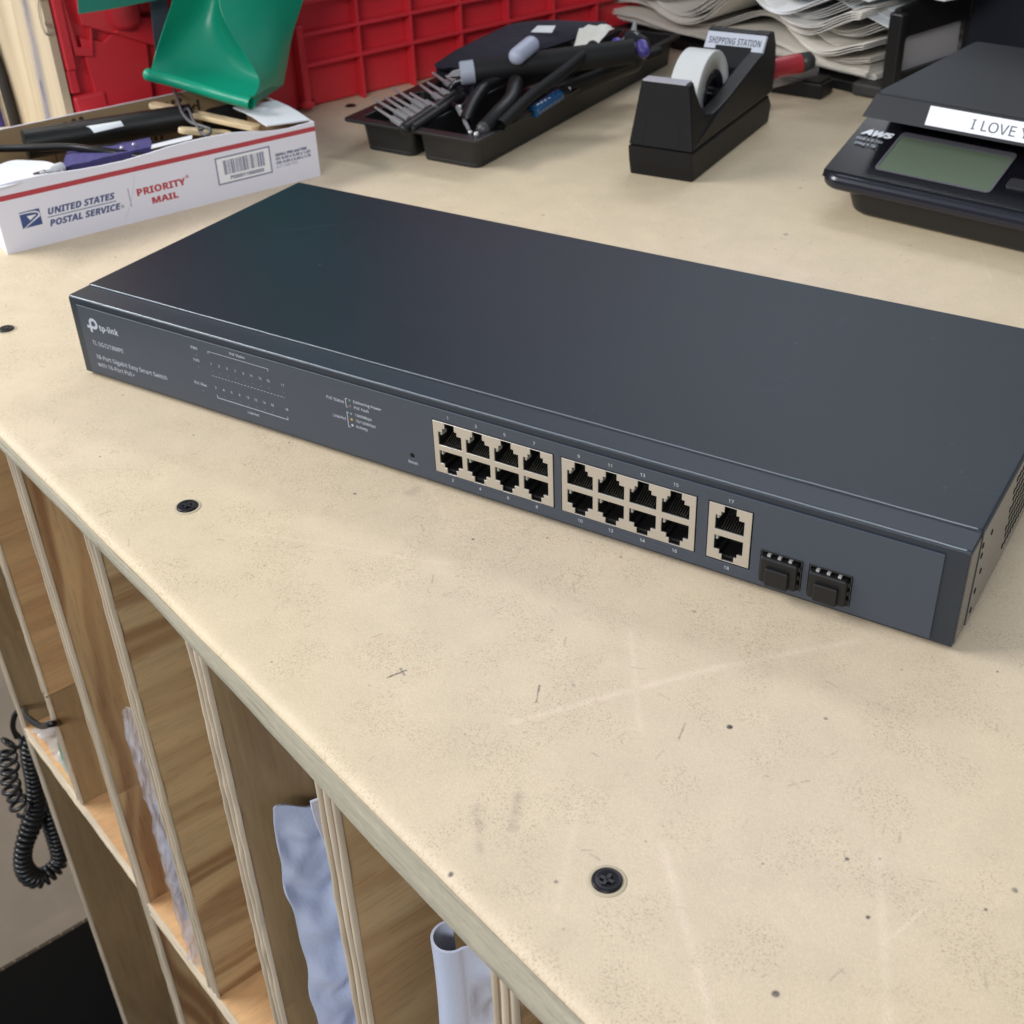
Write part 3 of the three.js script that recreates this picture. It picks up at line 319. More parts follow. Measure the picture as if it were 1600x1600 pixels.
for (const [n, l, c, p, s, t] of [['dark_lump', 'black plastic adapter added to darken the near end of the postal carton', 'lump', [-0.3441, 0.0140, -0.1554], [0.05, 0.030, 0.028], 1.3], ['dark_slab', 'black slab added to darken the space under the white end flap of the postal carton', 'bag', [-0.3314, 0.0140, -0.3062], [0.050, 0.024, 0.052], 1.45]]) {  // dark shapes added to deepen the inside of the carton
  const o = thing(n, l, c, [p[0], 0.0022, p[2]], t); const g = new RoundedBoxGeometry(...s, 5, 0.008), q = g.attributes.position; for (let i = 0; i < q.count; i++) { const f = 0.004 * (fbm(q.getX(i) * 60 + 5, q.getZ(i) * 60 + q.getY(i) * 40, 12, 2) - 0.5); q.setY(i, q.getY(i) + s[1] / 2 + (q.getY(i) > 0 ? f : 0)); } g.computeVertexNormals(); part('shell', g, std([0.008, 0.008, 0.009], 0.5), o);
}
const stickMat = std('#ffffff', 0.7, { map: plyTex(66, 0, [232, 210, 172], [208, 180, 138], 20, 0.4) });
function stick(label, a, b, w) { const o = thing('wooden_stick', label, 'stick', a); const d = V(b).sub(V(a)), L = d.length(); const s = rrect(-w / 2, 0, w / 2, L, w * 0.49); const g = new THREE.ExtrudeGeometry(s, { depth: 0.0022, bevelEnabled: true, bevelSize: 0.0006, bevelThickness: 0.0006, bevelSegments: 2, curveSegments: 10 }); g.rotateX(-Math.PI / 2); const q = new THREE.Quaternion().setFromUnitVectors(V(0, 0, -1), d.normalize()); g.applyQuaternion(q); part('blade', boxUV(g, 6), stickMat, o); }
stick('longer pale wooden stick with rounded end in the postal carton, nearer the green bag', [-0.3090, 0.0390, -0.2389], [-0.2308, 0.0300, -0.2798], 0.0085);
stick('shorter pale wooden stick in the postal carton beside the wire loop', [-0.2558, 0.0340, -0.2325], [-0.2460, 0.0260, -0.2651], 0.0085);
{
  const o = thing('wire_twist', 'grey twisted wire with a loop at its end in the postal carton', 'wire', [-0.2337, 0.0400, -0.2389]), rel = (p) => p.map((v, i) => v - o.position.getComponent(i));
  part('wire', tube([rel([-0.3212, 0.0430, -0.2640]), rel([-0.2895, 0.0430, -0.2513]), rel([-0.2624, 0.0430, -0.2406]), rel([-0.2394, 0.0430, -0.2354]), rel([-0.2261, 0.0430, -0.2369]), rel([-0.2164, 0.0430, -0.2369]), rel([-0.2094, 0.0425, -0.2311]), rel([-0.2195, 0.0420, -0.2308]), rel([-0.2264, 0.0425, -0.2369])], 0.0011, 70, 8), std([0.10, 0.10, 0.11], 0.45), o);
  part('wire', tube([rel([-0.2693, 0.0420, -0.2426]), rel([-0.2745, 0.0420, -0.2497]), rel([-0.2440, 0.0430, -0.2387]), rel([-0.2205, 0.0430, -0.2310])], 0.0009, 40, 8), std([0.12, 0.12, 0.13], 0.45), o);
}

// ---------------------------------------------------------------- red tote, plywood board and the green bag
{
  const o = thing('red_tote', 'big red plastic tote with ribbed side standing behind the postal carton', 'crate', [-0.3385, 0, -0.1965], -2.6 * Math.PI / 180);
  // local: z = 0 at the near end, running back along -z; +x is the visible side
  const rm = std([0.68, 0.034, 0.048], 0.34, { bumpMap: bumpAt(20), bumpScale: 0.00004 }), Lz = 0.60, Hh = 0.20;
  part('body', boxUV(span(-0.34, -0.010, 0, Hh, -Lz, -0.002, 0.003), 6), rm, o);
  const ribs = []; const z0 = -0.182;
  const H = [0.0345, 0.0575]; for (const y of H) ribs.push(span(-0.0095, 0, y - 0.0013, y + 0.0013, -Lz, z0 - 0.0022, 0.0006));
  for (let k = 0; k < 8; k++) { const z = z0 - 0.0035 - k * 0.0492; if (k) ribs.push(span(-0.0095, -0.0006, 0, 0.0795, z - 0.0012, z + 0.0012, 0.0005)); }
  part('rib', ribs, rm, o);
  part('corner_post', [span(-0.0095, 0.0012, 0.002, 0.066, z0 - 0.003, z0 + 0.003, 0.0015), capsule([-0.002, 0.002, z0], [-0.002, 0.010, z0], 0.006)], rm, o);
  part('ledge', [span(-0.0095, 0.004, 0.0800, 0.0845, -Lz, z0 + 0.006, 0.0015), span(-0.0095, 0.0005, 0.0845, 0.118, -Lz, z0 + 0.012, 0.0015), span(-0.0095, 0.009, 0.118, 0.124, -Lz, z0 + 0.02, 0.0015), span(-0.0095, 0.014, 0.150, 0.185, -Lz, 0, 0.003)], rm, o);
  for (let k = 0; k < 4; k++) part('gusset', [poly([[-0.0095, 0], [0.0035, 0], [-0.0095, 0.030]], 0.0022).translate(0, 0.0846, z0 - 0.02 - k * 0.09)], rm, o);
  part('side_recess', [span(-0.0098, -0.0085, 0.002, 0.12, -0.176, -0.004)], rm, o);
  // near end: post with a folded lip, pad and hinge knuckle
  part('end_post', [span(-0.012, 0.0005, 0.066, 0.15, -0.0065, 0.0005, 0.0015), span(-0.012, -0.0015, 0.05, 0.066, -0.006, 0.0005, 0.0012), span(-0.012, -0.002, 0.0, 0.048, -0.0245, 0, 0.003), span(-0.012, 0.0015, 0.0, 0.0475, -0.0245, 0.0005, 0.004)].slice(0, 3), rm, o);
  part('end_lip', [poly([[0, 0.075], [0.013, 0.072], [0.017, 0.096], [0.0155, 0.098], [0.012, 0.0785], [0.0035, 0.080], [-0.0015, 0.14], [-0.004, 0.14]], 0.006, 0.0005).rotateY(Math.PI / 2).translate(-0.008, 0, -0.0075)], rm, o);
  part('handle_pad', [poly([[0.016, 0.094], [0.034, 0.086], [0.044, 0.083], [0.045, 0.15], [0.013, 0.15]], 0.008, 0.0012).rotateY(Math.PI / 2).translate(-0.0085, 0, 0), poly([[0.020, 0.0], [0.056, 0.0], [0.062, 0.075], [0.048, 0.084], [0.040, 0.086], [0.030, 0.080], [0.014, 0.086]], 0.004, 0.0012).rotateY(Math.PI / 2).translate(-0.0088, 0, 0)], rm, o);
  part('hinge_knuckle', [lathe([0.0, 0.086, -0.047], [0.0, 0.15, -0.047], [[0, 0.0001], [0.02, 0.008], [0.1, 0.0115], [0.3, 0.0118], [1, 0.0118]], 24), poly([[0.036, 0.086], [0.085, 0.062], [0.092, 0.066], [0.072, 0.09], [0.05, 0.094]], 0.0105, 0.0015).rotateY(Math.PI / 2).translate(-0.0088, 0, 0), span(-0.009, 0.001, 0.094, 0.15, -0.10, -0.058, 0.004)], rm, o);
}
{
  const t = plyTex(101, 0, [196, 180, 152], [170, 152, 124], 22, 0.5);
  const o = thing('plywood_board', 'pale upright plywood board with a bluish smear beside the red tote', 'board', [-0.342, 0, -0.195]);
  part('sheet', (() => { const g = clean(span(-0.75, 0, 0, 0.45, 0, 0.0055)), p = g.attributes.position, uv = g.attributes.uv; for (let i = 0; i < p.count; i++) uv.setXY(i, p.getY(i) * 2, p.getX(i) * 1.8); return g; })(), std('#ffffff', 0.7, { map: t }), o);
  const at = [-0.3670, 0.0719, -0.1890];
  const m4 = new THREE.Matrix4().makeTranslation(at[0] + 0.342, at[1], 0.0062);
  const smear = dataTex(256, 256, (i, j) => { const u = i / 256, v = 1 - j / 256, c = 0.45 + 0.03 * Math.sin(v * 5) + 0.05 * (fbm(v * 5, 3, 9, 2) - 0.5), k = Math.exp(-(((u - c) / 0.045) ** 2)) * sm(0.02, 0.3, v) * (0.3 + 0.9 * fbm(u * 14, v * 5, 19, 4)), q = sm(0.6, 0.75, fbm(u * 40, v * 9, 29, 3)) * Math.exp(-(((u - c) / 0.03) ** 2)); return [128 - 50 * q, 132 - 48 * q, 158 - 30 * q, 255 * clamp(0.62 * k + 0.4 * q * v)]; });
  part('smear', new THREE.PlaneGeometry(0.16, 0.16).applyMatrix4(m4), std('#ffffff', 0.7, { map: smear, transparent: true }), o);
  const m5 = m4.clone(); m5.elements[14] += 0.0003;
  decal('pen_mark', 0.16, 0.16, 512, (g, w, h) => { g.strokeStyle = '#6b625c'; g.lineWidth = 2.5; for (const x of [0.60, 0.65]) { g.beginPath(); g.moveTo(w * x, h * 0.02); g.quadraticCurveTo(w * (x + 0.015), h * 0.07, w * (x - 0.01), h * 0.12); g.stroke(); } g.beginPath(); g.ellipse(w * 0.67, h * 0.30, 22, 40, 0.3, 0.4, 4.6); g.stroke(); g.fillStyle = '#3a3434'; g.beginPath(); g.arc(w * 0.68, h * 0.33, 5, 0, 7); g.fill(); }, o, m5, 0.7);
}
cable('black strap hanging down the plywood board beside a purple cord', [[-0.4541, 0.0805, -0.1840], [-0.4480, 0.0512, -0.1850], [-0.4454, 0.0327, -0.1850], [-0.4439, 0.0161, -0.1850], [-0.4442, -0.0038, -0.1850]], 0.0042, std([0.02, 0.016, 0.014], 0.6));
cable('purple cord at the edge of the view on the plywood board', [[-0.4800, 0.0283, -0.1850], [-0.4800, 0.0094, -0.1850], [-0.4785, -0.0039, -0.1850]], 0.0036, std([0.05, 0.035, 0.24], 0.6));
{
  const gm = std([0.006, 0.37, 0.22], 0.32, { transmission: 0.12, thickness: 0, bumpMap: bumpAt(3), bumpScale: 0.00005 });
  const o = thing('green_bag', 'green plastic bag hanging down into the postal carton with a folded bottom edge', 'bag', [-0.2296, 0.0475, -0.2771]), rel = (p) => V(p).sub(o.position);
  // upright folds: left edge, hollow, crease, right edge, from the bottom up past the frame
  const L = [[-0.2920, 0.0683, -0.2368], [-0.2920, 0.0809, -0.2442], [-0.2920, 0.0949, -0.2529], [-0.2920, 0.1092, -0.2616], [-0.2920, 0.2049, -0.3089], [-0.2920, 0.2810, -0.3425]], Mid = [[-0.2720, 0.0546, -0.2548], [-0.2920, 0.0672, -0.2708], [-0.3000, 0.0850, -0.2845], [-0.3000, 0.1027, -0.2939], [-0.2880, 0.2031, -0.3302], [-0.2850, 0.2804, -0.3560]], C = [[-0.2407, 0.0500, -0.2854], [-0.2525, 0.0562, -0.2969], [-0.2620, 0.0710, -0.2947], [-0.2720, 0.0909, -0.2889], [-0.2780, 0.1067, -0.2887], [-0.2760, 0.2040, -0.3283], [-0.2760, 0.2802, -0.3600]].slice(0, 7), Rr = [[-0.2850, 0.0398, -0.3335], [-0.2900, 0.0515, -0.3416], [-0.2920, 0.0700, -0.3501], [-0.2920, 0.0924, -0.3628], [-0.2900, 0.1941, -0.4221], [-0.2900, 0.2753, -0.4746]];
  const cu = (a) => new THREE.CatmullRomCurve3(a.map(rel)), cl = cu(L), cm = cu(Mid), cc = cu(C), cr = cu(Rr);
  part('front_panel', grid(30, 40, (u, v) => { const a = cl.getPoint(v), m = cm.getPoint(v), c = cc.getPoint(v), t = u; const p = a.clone().multiplyScalar((1 - t) * (1 - 2 * t)).addScaledVector(m, 4 * t * (1 - t)).addScaledVector(c, t * (2 * t - 1)); return [p.x, p.y, p.z]; }, 0.0004), gm, o);
  part('side_panel', grid(24, 40, (u, v) => { const c = cc.getPoint(v), b = cr.getPoint(v), p = c.lerp(b, u), s = 0.004 * Math.sin(u * Math.PI) * (0.4 + v); return [p.x + s, p.y, p.z + s * 0.3 + 0.0016 * Math.sin(v * 7 + u * 3) * Math.sin(u * 3.14)]; }, 0.0004), gm, o);
  part('bottom_fold', tube([rel([-0.2890, 0.0657, -0.2333]).toArray(), rel([-0.2830, 0.0617, -0.2434]).toArray(), rel([-0.2680, 0.0556, -0.2578]).toArray(), rel([-0.2443, 0.0515, -0.2687]).toArray(), rel([-0.2279, 0.0495, -0.2755]).toArray()], 0.0042, 40, 14).scale(1, 1, 1), gm, o);
  part('fold_end', [new THREE.SphereGeometry(0.0043, 14, 10).translate(...rel([-0.2890, 0.0657, -0.2333]).toArray())], gm, o);
  part('gusset', grid(12, 8, (u, v) => { const a = rel([-0.2312, 0.0468, -0.2769]).lerp(rel([-0.2860, 0.0386, -0.3339]), u), b = cc.getPoint(0.02).lerp(cr.getPoint(0.02), u), p = a.lerp(b, v); return [p.x, p.y, p.z]; }, 0.0004), std([0.003, 0.20, 0.12], 0.4), o);
}
{
  const o = thing('green_bag', 'flat teal green plastic flap hanging in front of the top of the red tote', 'bag', [-0.3000, 0.1135, -0.2289]), rel = (p) => V(p).sub(o.position);
  const a = rel([-0.3000, 0.1099, -0.1977]), b = rel([-0.3000, 0.1090, -0.2537]), c = rel([-0.3000, 0.1413, -0.2031]), d = rel([-0.3000, 0.1407, -0.2604]);
  part('sheet', grid(14, 10, (u, v) => { const p = a.clone().lerp(b, u).lerp(c.clone().lerp(d, u), v); return [p.x + 0.0015 * Math.sin(u * 4), p.y, p.z]; }, 0.0008), std([0.012, 0.20, 0.14], 0.45), o);
}
{
  const o = thing('webbing_strap', 'slate grey strap hanging between the green bag and the red tote', 'strap', [-0.3160, 0.0930, -0.2617]), rel = (p) => V(p).sub(o.position);
  const a = cu2([[-0.3160, 0.0586, -0.2545], [-0.3140, 0.0816, -0.2554], [-0.3140, 0.1067, -0.2577], [-0.3140, 0.1351, -0.2600]]); function cu2(q) { return new THREE.CatmullRomCurve3(q.map(rel)); }
  part('webbing', grid(4, 20, (u, v) => { const p = a.getPoint(v); return [p.x, p.y, p.z - (u - 0.2) * 0.0125]; }, 0.0012), std([0.055, 0.065, 0.085], 0.7), o);
}


// ---------------------------------------------------------------- tool tray and its tools
function hexa(b, t) { // eight corners: b and t each run round a quadrilateral
  const v = [...b, ...t], f = [[0, 3, 2, 1], [4, 5, 6, 7], [0, 1, 5, 4], [1, 2, 6, 5], [2, 3, 7, 6], [3, 0, 4, 7]], p = []; for (const [a, c, d, e] of f) for (const i of [a, c, d, a, d, e]) p.push(...v[i]);
  const g = new THREE.BufferGeometry(); g.setAttribute('position', new THREE.Float32BufferAttribute(p, 3)); g.computeVertexNormals(); return g;
}
const rectRing = (x0, x1, z0, z1, y) => [[x0, y, z1], [x1, y, z1], [x1, y, z0], [x0, y, z0]];
{
  const o = thing('tool_tray', 'long black plastic tray of tools with two wells at its front', 'tray', [-0.2228, 0, -0.3573], 18.06 * Math.PI / 180), m = std([0.013, 0.013, 0.014], 0.38), H = 0.0215;
  function tub(x0, x1, z0, z1, r) { // an open well, walls leaning out a little
    const s = rrect(x0, z0, x1, z1, r), h = rrect(x0 + 0.0016, z0 + 0.0016, x1 - 0.0016, z1 - 0.0016, r * 0.8); s.holes.push(new THREE.Path(h.getPoints(10)));
    const w = new THREE.ExtrudeGeometry(s, { depth: H, bevelEnabled: false, curveSegments: 8, steps: 4 }).rotateX(-Math.PI / 2), f = new THREE.ExtrudeGeometry(rrect(x0 + 0.001, z0 + 0.001, x1 - 0.001, z1 - 0.001, r), { depth: 0.0016, bevelEnabled: true, bevelSize: 0.0007, bevelThickness: 0.0007, bevelSegments: 2 }).rotateX(-Math.PI / 2).translate(0, 0.0008, 0);
    for (const g of [w]) { const p = g.attributes.position, cx = (x0 + x1) / 2, cz = -(z0 + z1) / 2; for (let i = 0; i < p.count; i++) { const t = p.getY(i) / H, a = 0.0022 * (t - 0.35); p.setX(i, p.getX(i) + a * Math.sign(p.getX(i) - cx)); p.setZ(i, p.getZ(i) + a * Math.sign(p.getZ(i) - cz)); } g.computeVertexNormals(); }
    return [w, f];
  }
  part('near_well', tub(0.001, 0.0445, 0.001, 0.072, 0.006), m, o); part('long_well', tub(0.0515, 0.1005, 0.001, 0.298, 0.006), m, o); part('far_well', tub(0.001, 0.0445, 0.079, 0.298, 0.006), m, o);
  const rim = rrect(-0.0105, -0.0075, 0.1065, 0.304, 0.004); for (const [a, b, c, d] of [[0.001, 0.001, 0.0445, 0.072], [0.0515, 0.001, 0.1005, 0.298], [0.001, 0.079, 0.0445, 0.298]]) rim.holes.push(new THREE.Path(rrect(a, b, c, d, 0.005).getPoints(8)));
  part('rim', [new THREE.ExtrudeGeometry(rim, { depth: 0.0012, bevelEnabled: true, bevelSize: 0.0006, bevelThickness: 0.0006, bevelSegments: 2, bevelOffset: -0.0006 }).rotateX(-Math.PI / 2).translate(0, H, 0)], m, o);
}
{
  const o = thing('bit_holder', 'black rubber bit holder strip lying across the near well of the tool tray', 'holder', [-0.1930, 0.0235, -0.3996]), rel = (p) => p.map((v, i) => v - o.position.getComponent(i));
  part('strip', [capsule(rel([-0.1724, 0.0245, -0.3583]), rel([-0.2087, 0.0285, -0.4395]), 0.0040), capsule(rel([-0.1716, 0.0235, -0.3654]), rel([-0.2032, 0.0265, -0.4363]), 0.0036)], M.rubber, o);
  const bits = [[[-0.2222, 0.0275, -0.3703], [-0.1765, 0.0262, -0.3626]], [[-0.2367, 0.0285, -0.3798], [-0.1826, 0.0268, -0.3720]], [[-0.2319, 0.0290, -0.3863], [-0.1819, 0.0272, -0.3770]], [[-0.2304, 0.0290, -0.3921], [-0.1850, 0.0275, -0.3849]], [[-0.2453, 0.0305, -0.4022], [-0.1898, 0.0280, -0.3925]], [[-0.2262, 0.0295, -0.4048], [-0.1870, 0.0282, -0.3984]], [[-0.2337, 0.0310, -0.4197], [-0.1948, 0.0290, -0.4106]], [[-0.2323, 0.0320, -0.4253], [-0.1998, 0.0295, -0.4209]], [[-0.2444, 0.0340, -0.4393], [-0.2104, 0.0310, -0.4326]], [[-0.2298, 0.0340, -0.4410], [-0.2106, 0.0320, -0.4388]]];
  const nth = ['nearest', 'second', 'third', 'fourth', 'fifth', 'sixth', 'seventh', 'eighth', 'ninth', 'farthest'];
  for (const [i, [a, b]] of bits.entries()) { const q = thing('screwdriver_bit', `silver hex bit in the holder strip, ${nth[i]} counting away from the postal carton`, 'screwdriver bit', a, 0, 'hex bits in the holder strip of the tool tray'), d = b.map((v, i) => v - a[i]); part('shaft', rod([0, 0, 0], d.map((v) => v * 0.72), 0.0009, 0.0013, 10), M.steel, q); part('hex_base', rod(d.map((v) => v * 0.64), d, 0.0026, 0.0026, 6), M.dullSteel, q); }
}
const tool = (name, label, cat, at) => { const o = thing(name, label, cat, at); return [o, (p) => p.map((v, i) => v - o.position.getComponent(i))]; };
{ // pliers, nearer pair
  const [o, r] = tool('pliers', 'black handled pliers lying nearest in the long well of the tool tray', 'pliers', [-0.1697, 0.0200, -0.4399]);
  part('grip', tube([r([-0.1346, 0.0240, -0.4009]), r([-0.1375, 0.0300, -0.4149]), r([-0.1461, 0.0350, -0.4350]), r([-0.1627, 0.0400, -0.4537])], 0.0054, 30, 14), M.rubber, o); part('grip', [new THREE.SphereGeometry(0.0055, 16, 12).translate(...r([-0.1346, 0.0240, -0.4009]))], std([0.05, 0.05, 0.052], 0.4), o);
  part('grip', tube([r([-0.1579, 0.0240, -0.4022]), r([-0.1702, 0.0310, -0.4203]), r([-0.1811, 0.0370, -0.4423]), r([-0.1798, 0.0410, -0.4553])], 0.0046, 30, 14), M.rubber, o);
  part('pivot', [new THREE.SphereGeometry(0.0016, 12, 10).translate(...r([-0.1358, 0.0240, -0.3900])), new THREE.SphereGeometry(0.0019, 12, 10).translate(...r([-0.1284, 0.0245, -0.3893]))], M.steel, o);
}
{ const [o, r] = tool('scissors', 'black oval scissor handle ring beside the silver bits', 'scissors', [-0.1932, 0.0300, -0.4247]); part('bow', tube([r([-0.2091, 0.0300, -0.4274]), r([-0.2050, 0.0360, -0.4337]), r([-0.1922, 0.0360, -0.4367]), r([-0.1836, 0.0310, -0.4291]), r([-0.1808, 0.0260, -0.4166]), r([-0.1962, 0.0260, -0.4190])], 0.0024, 50, 10, true), M.glossBlack, o); part('shank', rod(r([-0.1821, 0.0260, -0.4153]), r([-0.1436, 0.0225, -0.3949]), 0.0022, 0.0012), M.dullSteel, o); part('screw', [new THREE.SphereGeometry(0.0016, 12, 8).translate(...r([-0.1756, 0.0285, -0.4121])), new THREE.SphereGeometry(0.0013, 12, 8).translate(...r([-0.1595, 0.0260, -0.4058]))], M.steel, o); }
{ const [o, r] = tool('rod', 'thick black rod with a pale end disc lying across the tool tray', 'rod', [-0.1744, 0.0400, -0.4906]); const a = r([-0.1927, 0.0445, -0.4395]), b = r([-0.1269, 0.0520, -0.5363]); part('rod', lathe(a, b, [[0, 0.0001], [0, 0.0088], [1, 0.0088], [1, 0.0001]], 26), M.matteBlack, o); const d = V(b).sub(V(a)).normalize(), e = V(a).addScaledVector(d, -0.0105).toArray(); part('end_cap', lathe(e, a, [[0, 0.0001], [0.02, 0.0074], [0.1, 0.0084], [1, 0.0084]], 26), std([0.36, 0.39, 0.47], 0.5), o); }
{ const [o, r] = tool('paper_tag', 'white folded paper tag at the pale end of the black rod', 'paper', [-0.2397, 0.0300, -0.4611]); const a = r([-0.2221, 0.0360, -0.4360]), b = r([-0.2070, 0.0375, -0.4473]), c = r([-0.2150, 0.0410, -0.4363]), d = r([-0.2014, 0.0460, -0.4446]); part('sheet', grid(8, 8, (u, v) => [0, 1, 2].map((k) => lerp(lerp(a[k], b[k], u), lerp(c[k], d[k], u), v)), 0.0004), M.white, o); }
{ const [o, r] = tool('slim_tool', 'slim black handle slanting over the tools towards the purple cutter', 'tool', [-0.1726, 0.0300, -0.4888]); part('handle', tube([r([-0.1278, 0.0260, -0.4103]), r([-0.1388, 0.0360, -0.4478]), r([-0.1409, 0.0460, -0.4801]), r([-0.1466, 0.0560, -0.5139])], 0.0041, 40, 12), M.matteBlack, o); part('handle_end', [new THREE.SphereGeometry(0.0045, 12, 10).translate(...r([-0.1466, 0.0560, -0.5139]))], M.matteBlack, o); }
{ const [o, r] = tool('metal_bar', 'thin black bar along the far side of the long well of the tool tray', 'tool', [-0.1572, 0.0300, -0.5262]); part('bar', tube([r([-0.1585, 0.0260, -0.4765]), r([-0.1577, 0.0300, -0.5073]), r([-0.1571, 0.0330, -0.5492]), r([-0.1623, 0.0340, -0.5987])], 0.0036, 40, 10), M.matteBlack, o); }
{ const [o, r] = tool('black_tool', 'black tool handle lying deep in the middle of the tool tray', 'tool', [-0.1873, 0.0300, -0.5339]); part('handle', [capsule(r([-0.1713, 0.0220, -0.4656]), r([-0.1682, 0.0300, -0.5837]), 0.0085), capsule(r([-0.1719, 0.0320, -0.5072]), r([-0.1684, 0.0400, -0.5920]), 0.009)], M.rubber, o); }
{ const [o, r] = tool('screwdriver', 'translucent blue screwdriver handle with silver end in the tool tray', 'screwdriver', [-0.1575, 0.0220, -0.4786]); const a = r([-0.1419, 0.0235, -0.4525]), b = r([-0.1514, 0.0265, -0.4852]), pr = [[0, 0.0001]]; for (let i = 0; i <= 20; i++) pr.push([i / 20, 0.0042 + 0.0005 * Math.cos(i * 2.2)]); pr.push([1, 0.0001]); part('handle', lathe(a, b, pr, 16), std([0.01, 0.09, 0.24], 0.25, { clearcoat: 0.6 }), o); part('collar', rod(b, r([-0.1531, 0.0275, -0.4943]), 0.0032, 0.0028), M.matteBlack, o); part('blade', capsule(r([-0.1526, 0.0275, -0.4926]), r([-0.1537, 0.0280, -0.4980]), 0.0016), M.steel, o); }
{ const [o, r] = tool('tube_cutter', 'black and purple cutter with a domed head at the far end of the tool tray', 'cutter', [-0.1900, 0.0300, -0.5944]); part('head', lathe(r([-0.1631, 0.0340, -0.5677]), r([-0.1648, 0.0560, -0.5702]), [[0, 0.0001], [0, 0.0135], [0.35, 0.0145], [0.7, 0.012], [0.92, 0.006], [1, 0.0001]], 24, 0.8), M.glossBlack, o);
  for (const [p, q] of [[[-0.1553, 0.0440, -0.5427], [-0.1584, 0.0530, -0.5514]], [[-0.1326, 0.0440, -0.5538], [-0.1438, 0.0520, -0.5600]]]) part('grip', capsule(r(p), r(q), 0.0046), std([0.075, 0.06, 0.30], 0.3), o); part('knob', rod(r([-0.1609, 0.0540, -0.5692]), r([-0.1647, 0.0600, -0.5740]), 0.0024, 0.0014), M.dullSteel, o); part('badge', [new THREE.SphereGeometry(0.0035, 12, 8).translate(...r([-0.1273, 0.0560, -0.5340]))], M.dullSteel, o); }
{ const [o, r] = tool('crumpled_paper', 'crumpled white paper lying on the tools before the purple cutter', 'paper', [-0.2049, 0.0400, -0.5667]); const a = r([-0.1693, 0.0460, -0.5001]), b = r([-0.1602, 0.0470, -0.5129]), c = r([-0.1827, 0.0560, -0.5333]), d = r([-0.1626, 0.0580, -0.5507]); part('sheet', grid(30, 24, (u, v) => [0, 1, 2].map((k) => lerp(lerp(a[k], b[k], u), lerp(c[k], d[k], u), v) + (k === 1 ? 0.006 * (fbm(u * 4, v * 4, 33, 3) - 0.5) + 0.004 * Math.sin(v * 7 + u * 2) : 0)), 0.0004), std([0.72, 0.71, 0.66], 0.8), o); }
{ const [o, r] = tool('fabric_case', 'dark navy fabric case lying between the tool tray and the red tote', 'case', [-0.2752, 0.0200, -0.5422]); const cl = std([0.020, 0.020, 0.036], 0.75, { bumpMap: bumpAt(8), bumpScale: 0.0002 }); const A = r([-0.2565, 0.0300, -0.4528]), B = r([-0.2212, 0.0340, -0.4655]), C = r([-0.2406, 0.0500, -0.5248]), D = r([-0.1878, 0.0520, -0.5665]), E1 = r([-0.2039, 0.0560, -0.5726]), F1 = r([-0.2432, 0.0500, -0.5172]);
  part('cover', grid(44, 30, (u, v) => { const p = [0, 1, 2].map((k) => lerp(lerp(A[k], B[k], v), lerp(F1[k], D[k], v), u)); const puff = Math.min(1, 5 * Math.min(u, 1 - u)) ** 0.5 * Math.min(1, 4 * Math.min(v, 1 - v)) ** 0.5; p[1] += 0.006 * puff + 0.0025 * (fbm(u * 6, v * 4, 7, 3) - 0.5); return p; }, 0.006), cl, o); part('side_skirt', grid(30, 8, (u, v) => { const p = [0, 1, 2].map((k) => lerp(A[k], F1[k], u)); p[1] = lerp(p[1] + 0.002, -o.position.y + 0.001, v); p[0] -= 0.002; return p; }, 0.002), cl, o); }
{ const [o, r] = tool('paper_tag', 'small white paper slip on top of the navy fabric case', 'paper', [-0.2073, 0.0580, -0.5182]); const a = r([-0.2005, 0.0600, -0.5004]), b = r([-0.1872, 0.0600, -0.5098]), c = r([-0.1984, 0.0640, -0.5057]), d = r([-0.1883, 0.0640, -0.5147]); part('sheet', grid(8, 6, (u, v) => [0, 1, 2].map((k) => lerp(lerp(a[k], b[k], u), lerp(c[k], d[k], u), v)), 0.0005), M.white, o); }
{ const [o, r] = tool('white_tube', 'pale bluish plastic tube lying on the navy fabric case', 'tube', [-0.1757, 0.0560, -0.4707]); part('barrel', capsule(r([-0.1651, 0.0550, -0.4529]), r([-0.1716, 0.0620, -0.4808]), 0.0062), std([0.40, 0.44, 0.56], 0.4), o); }

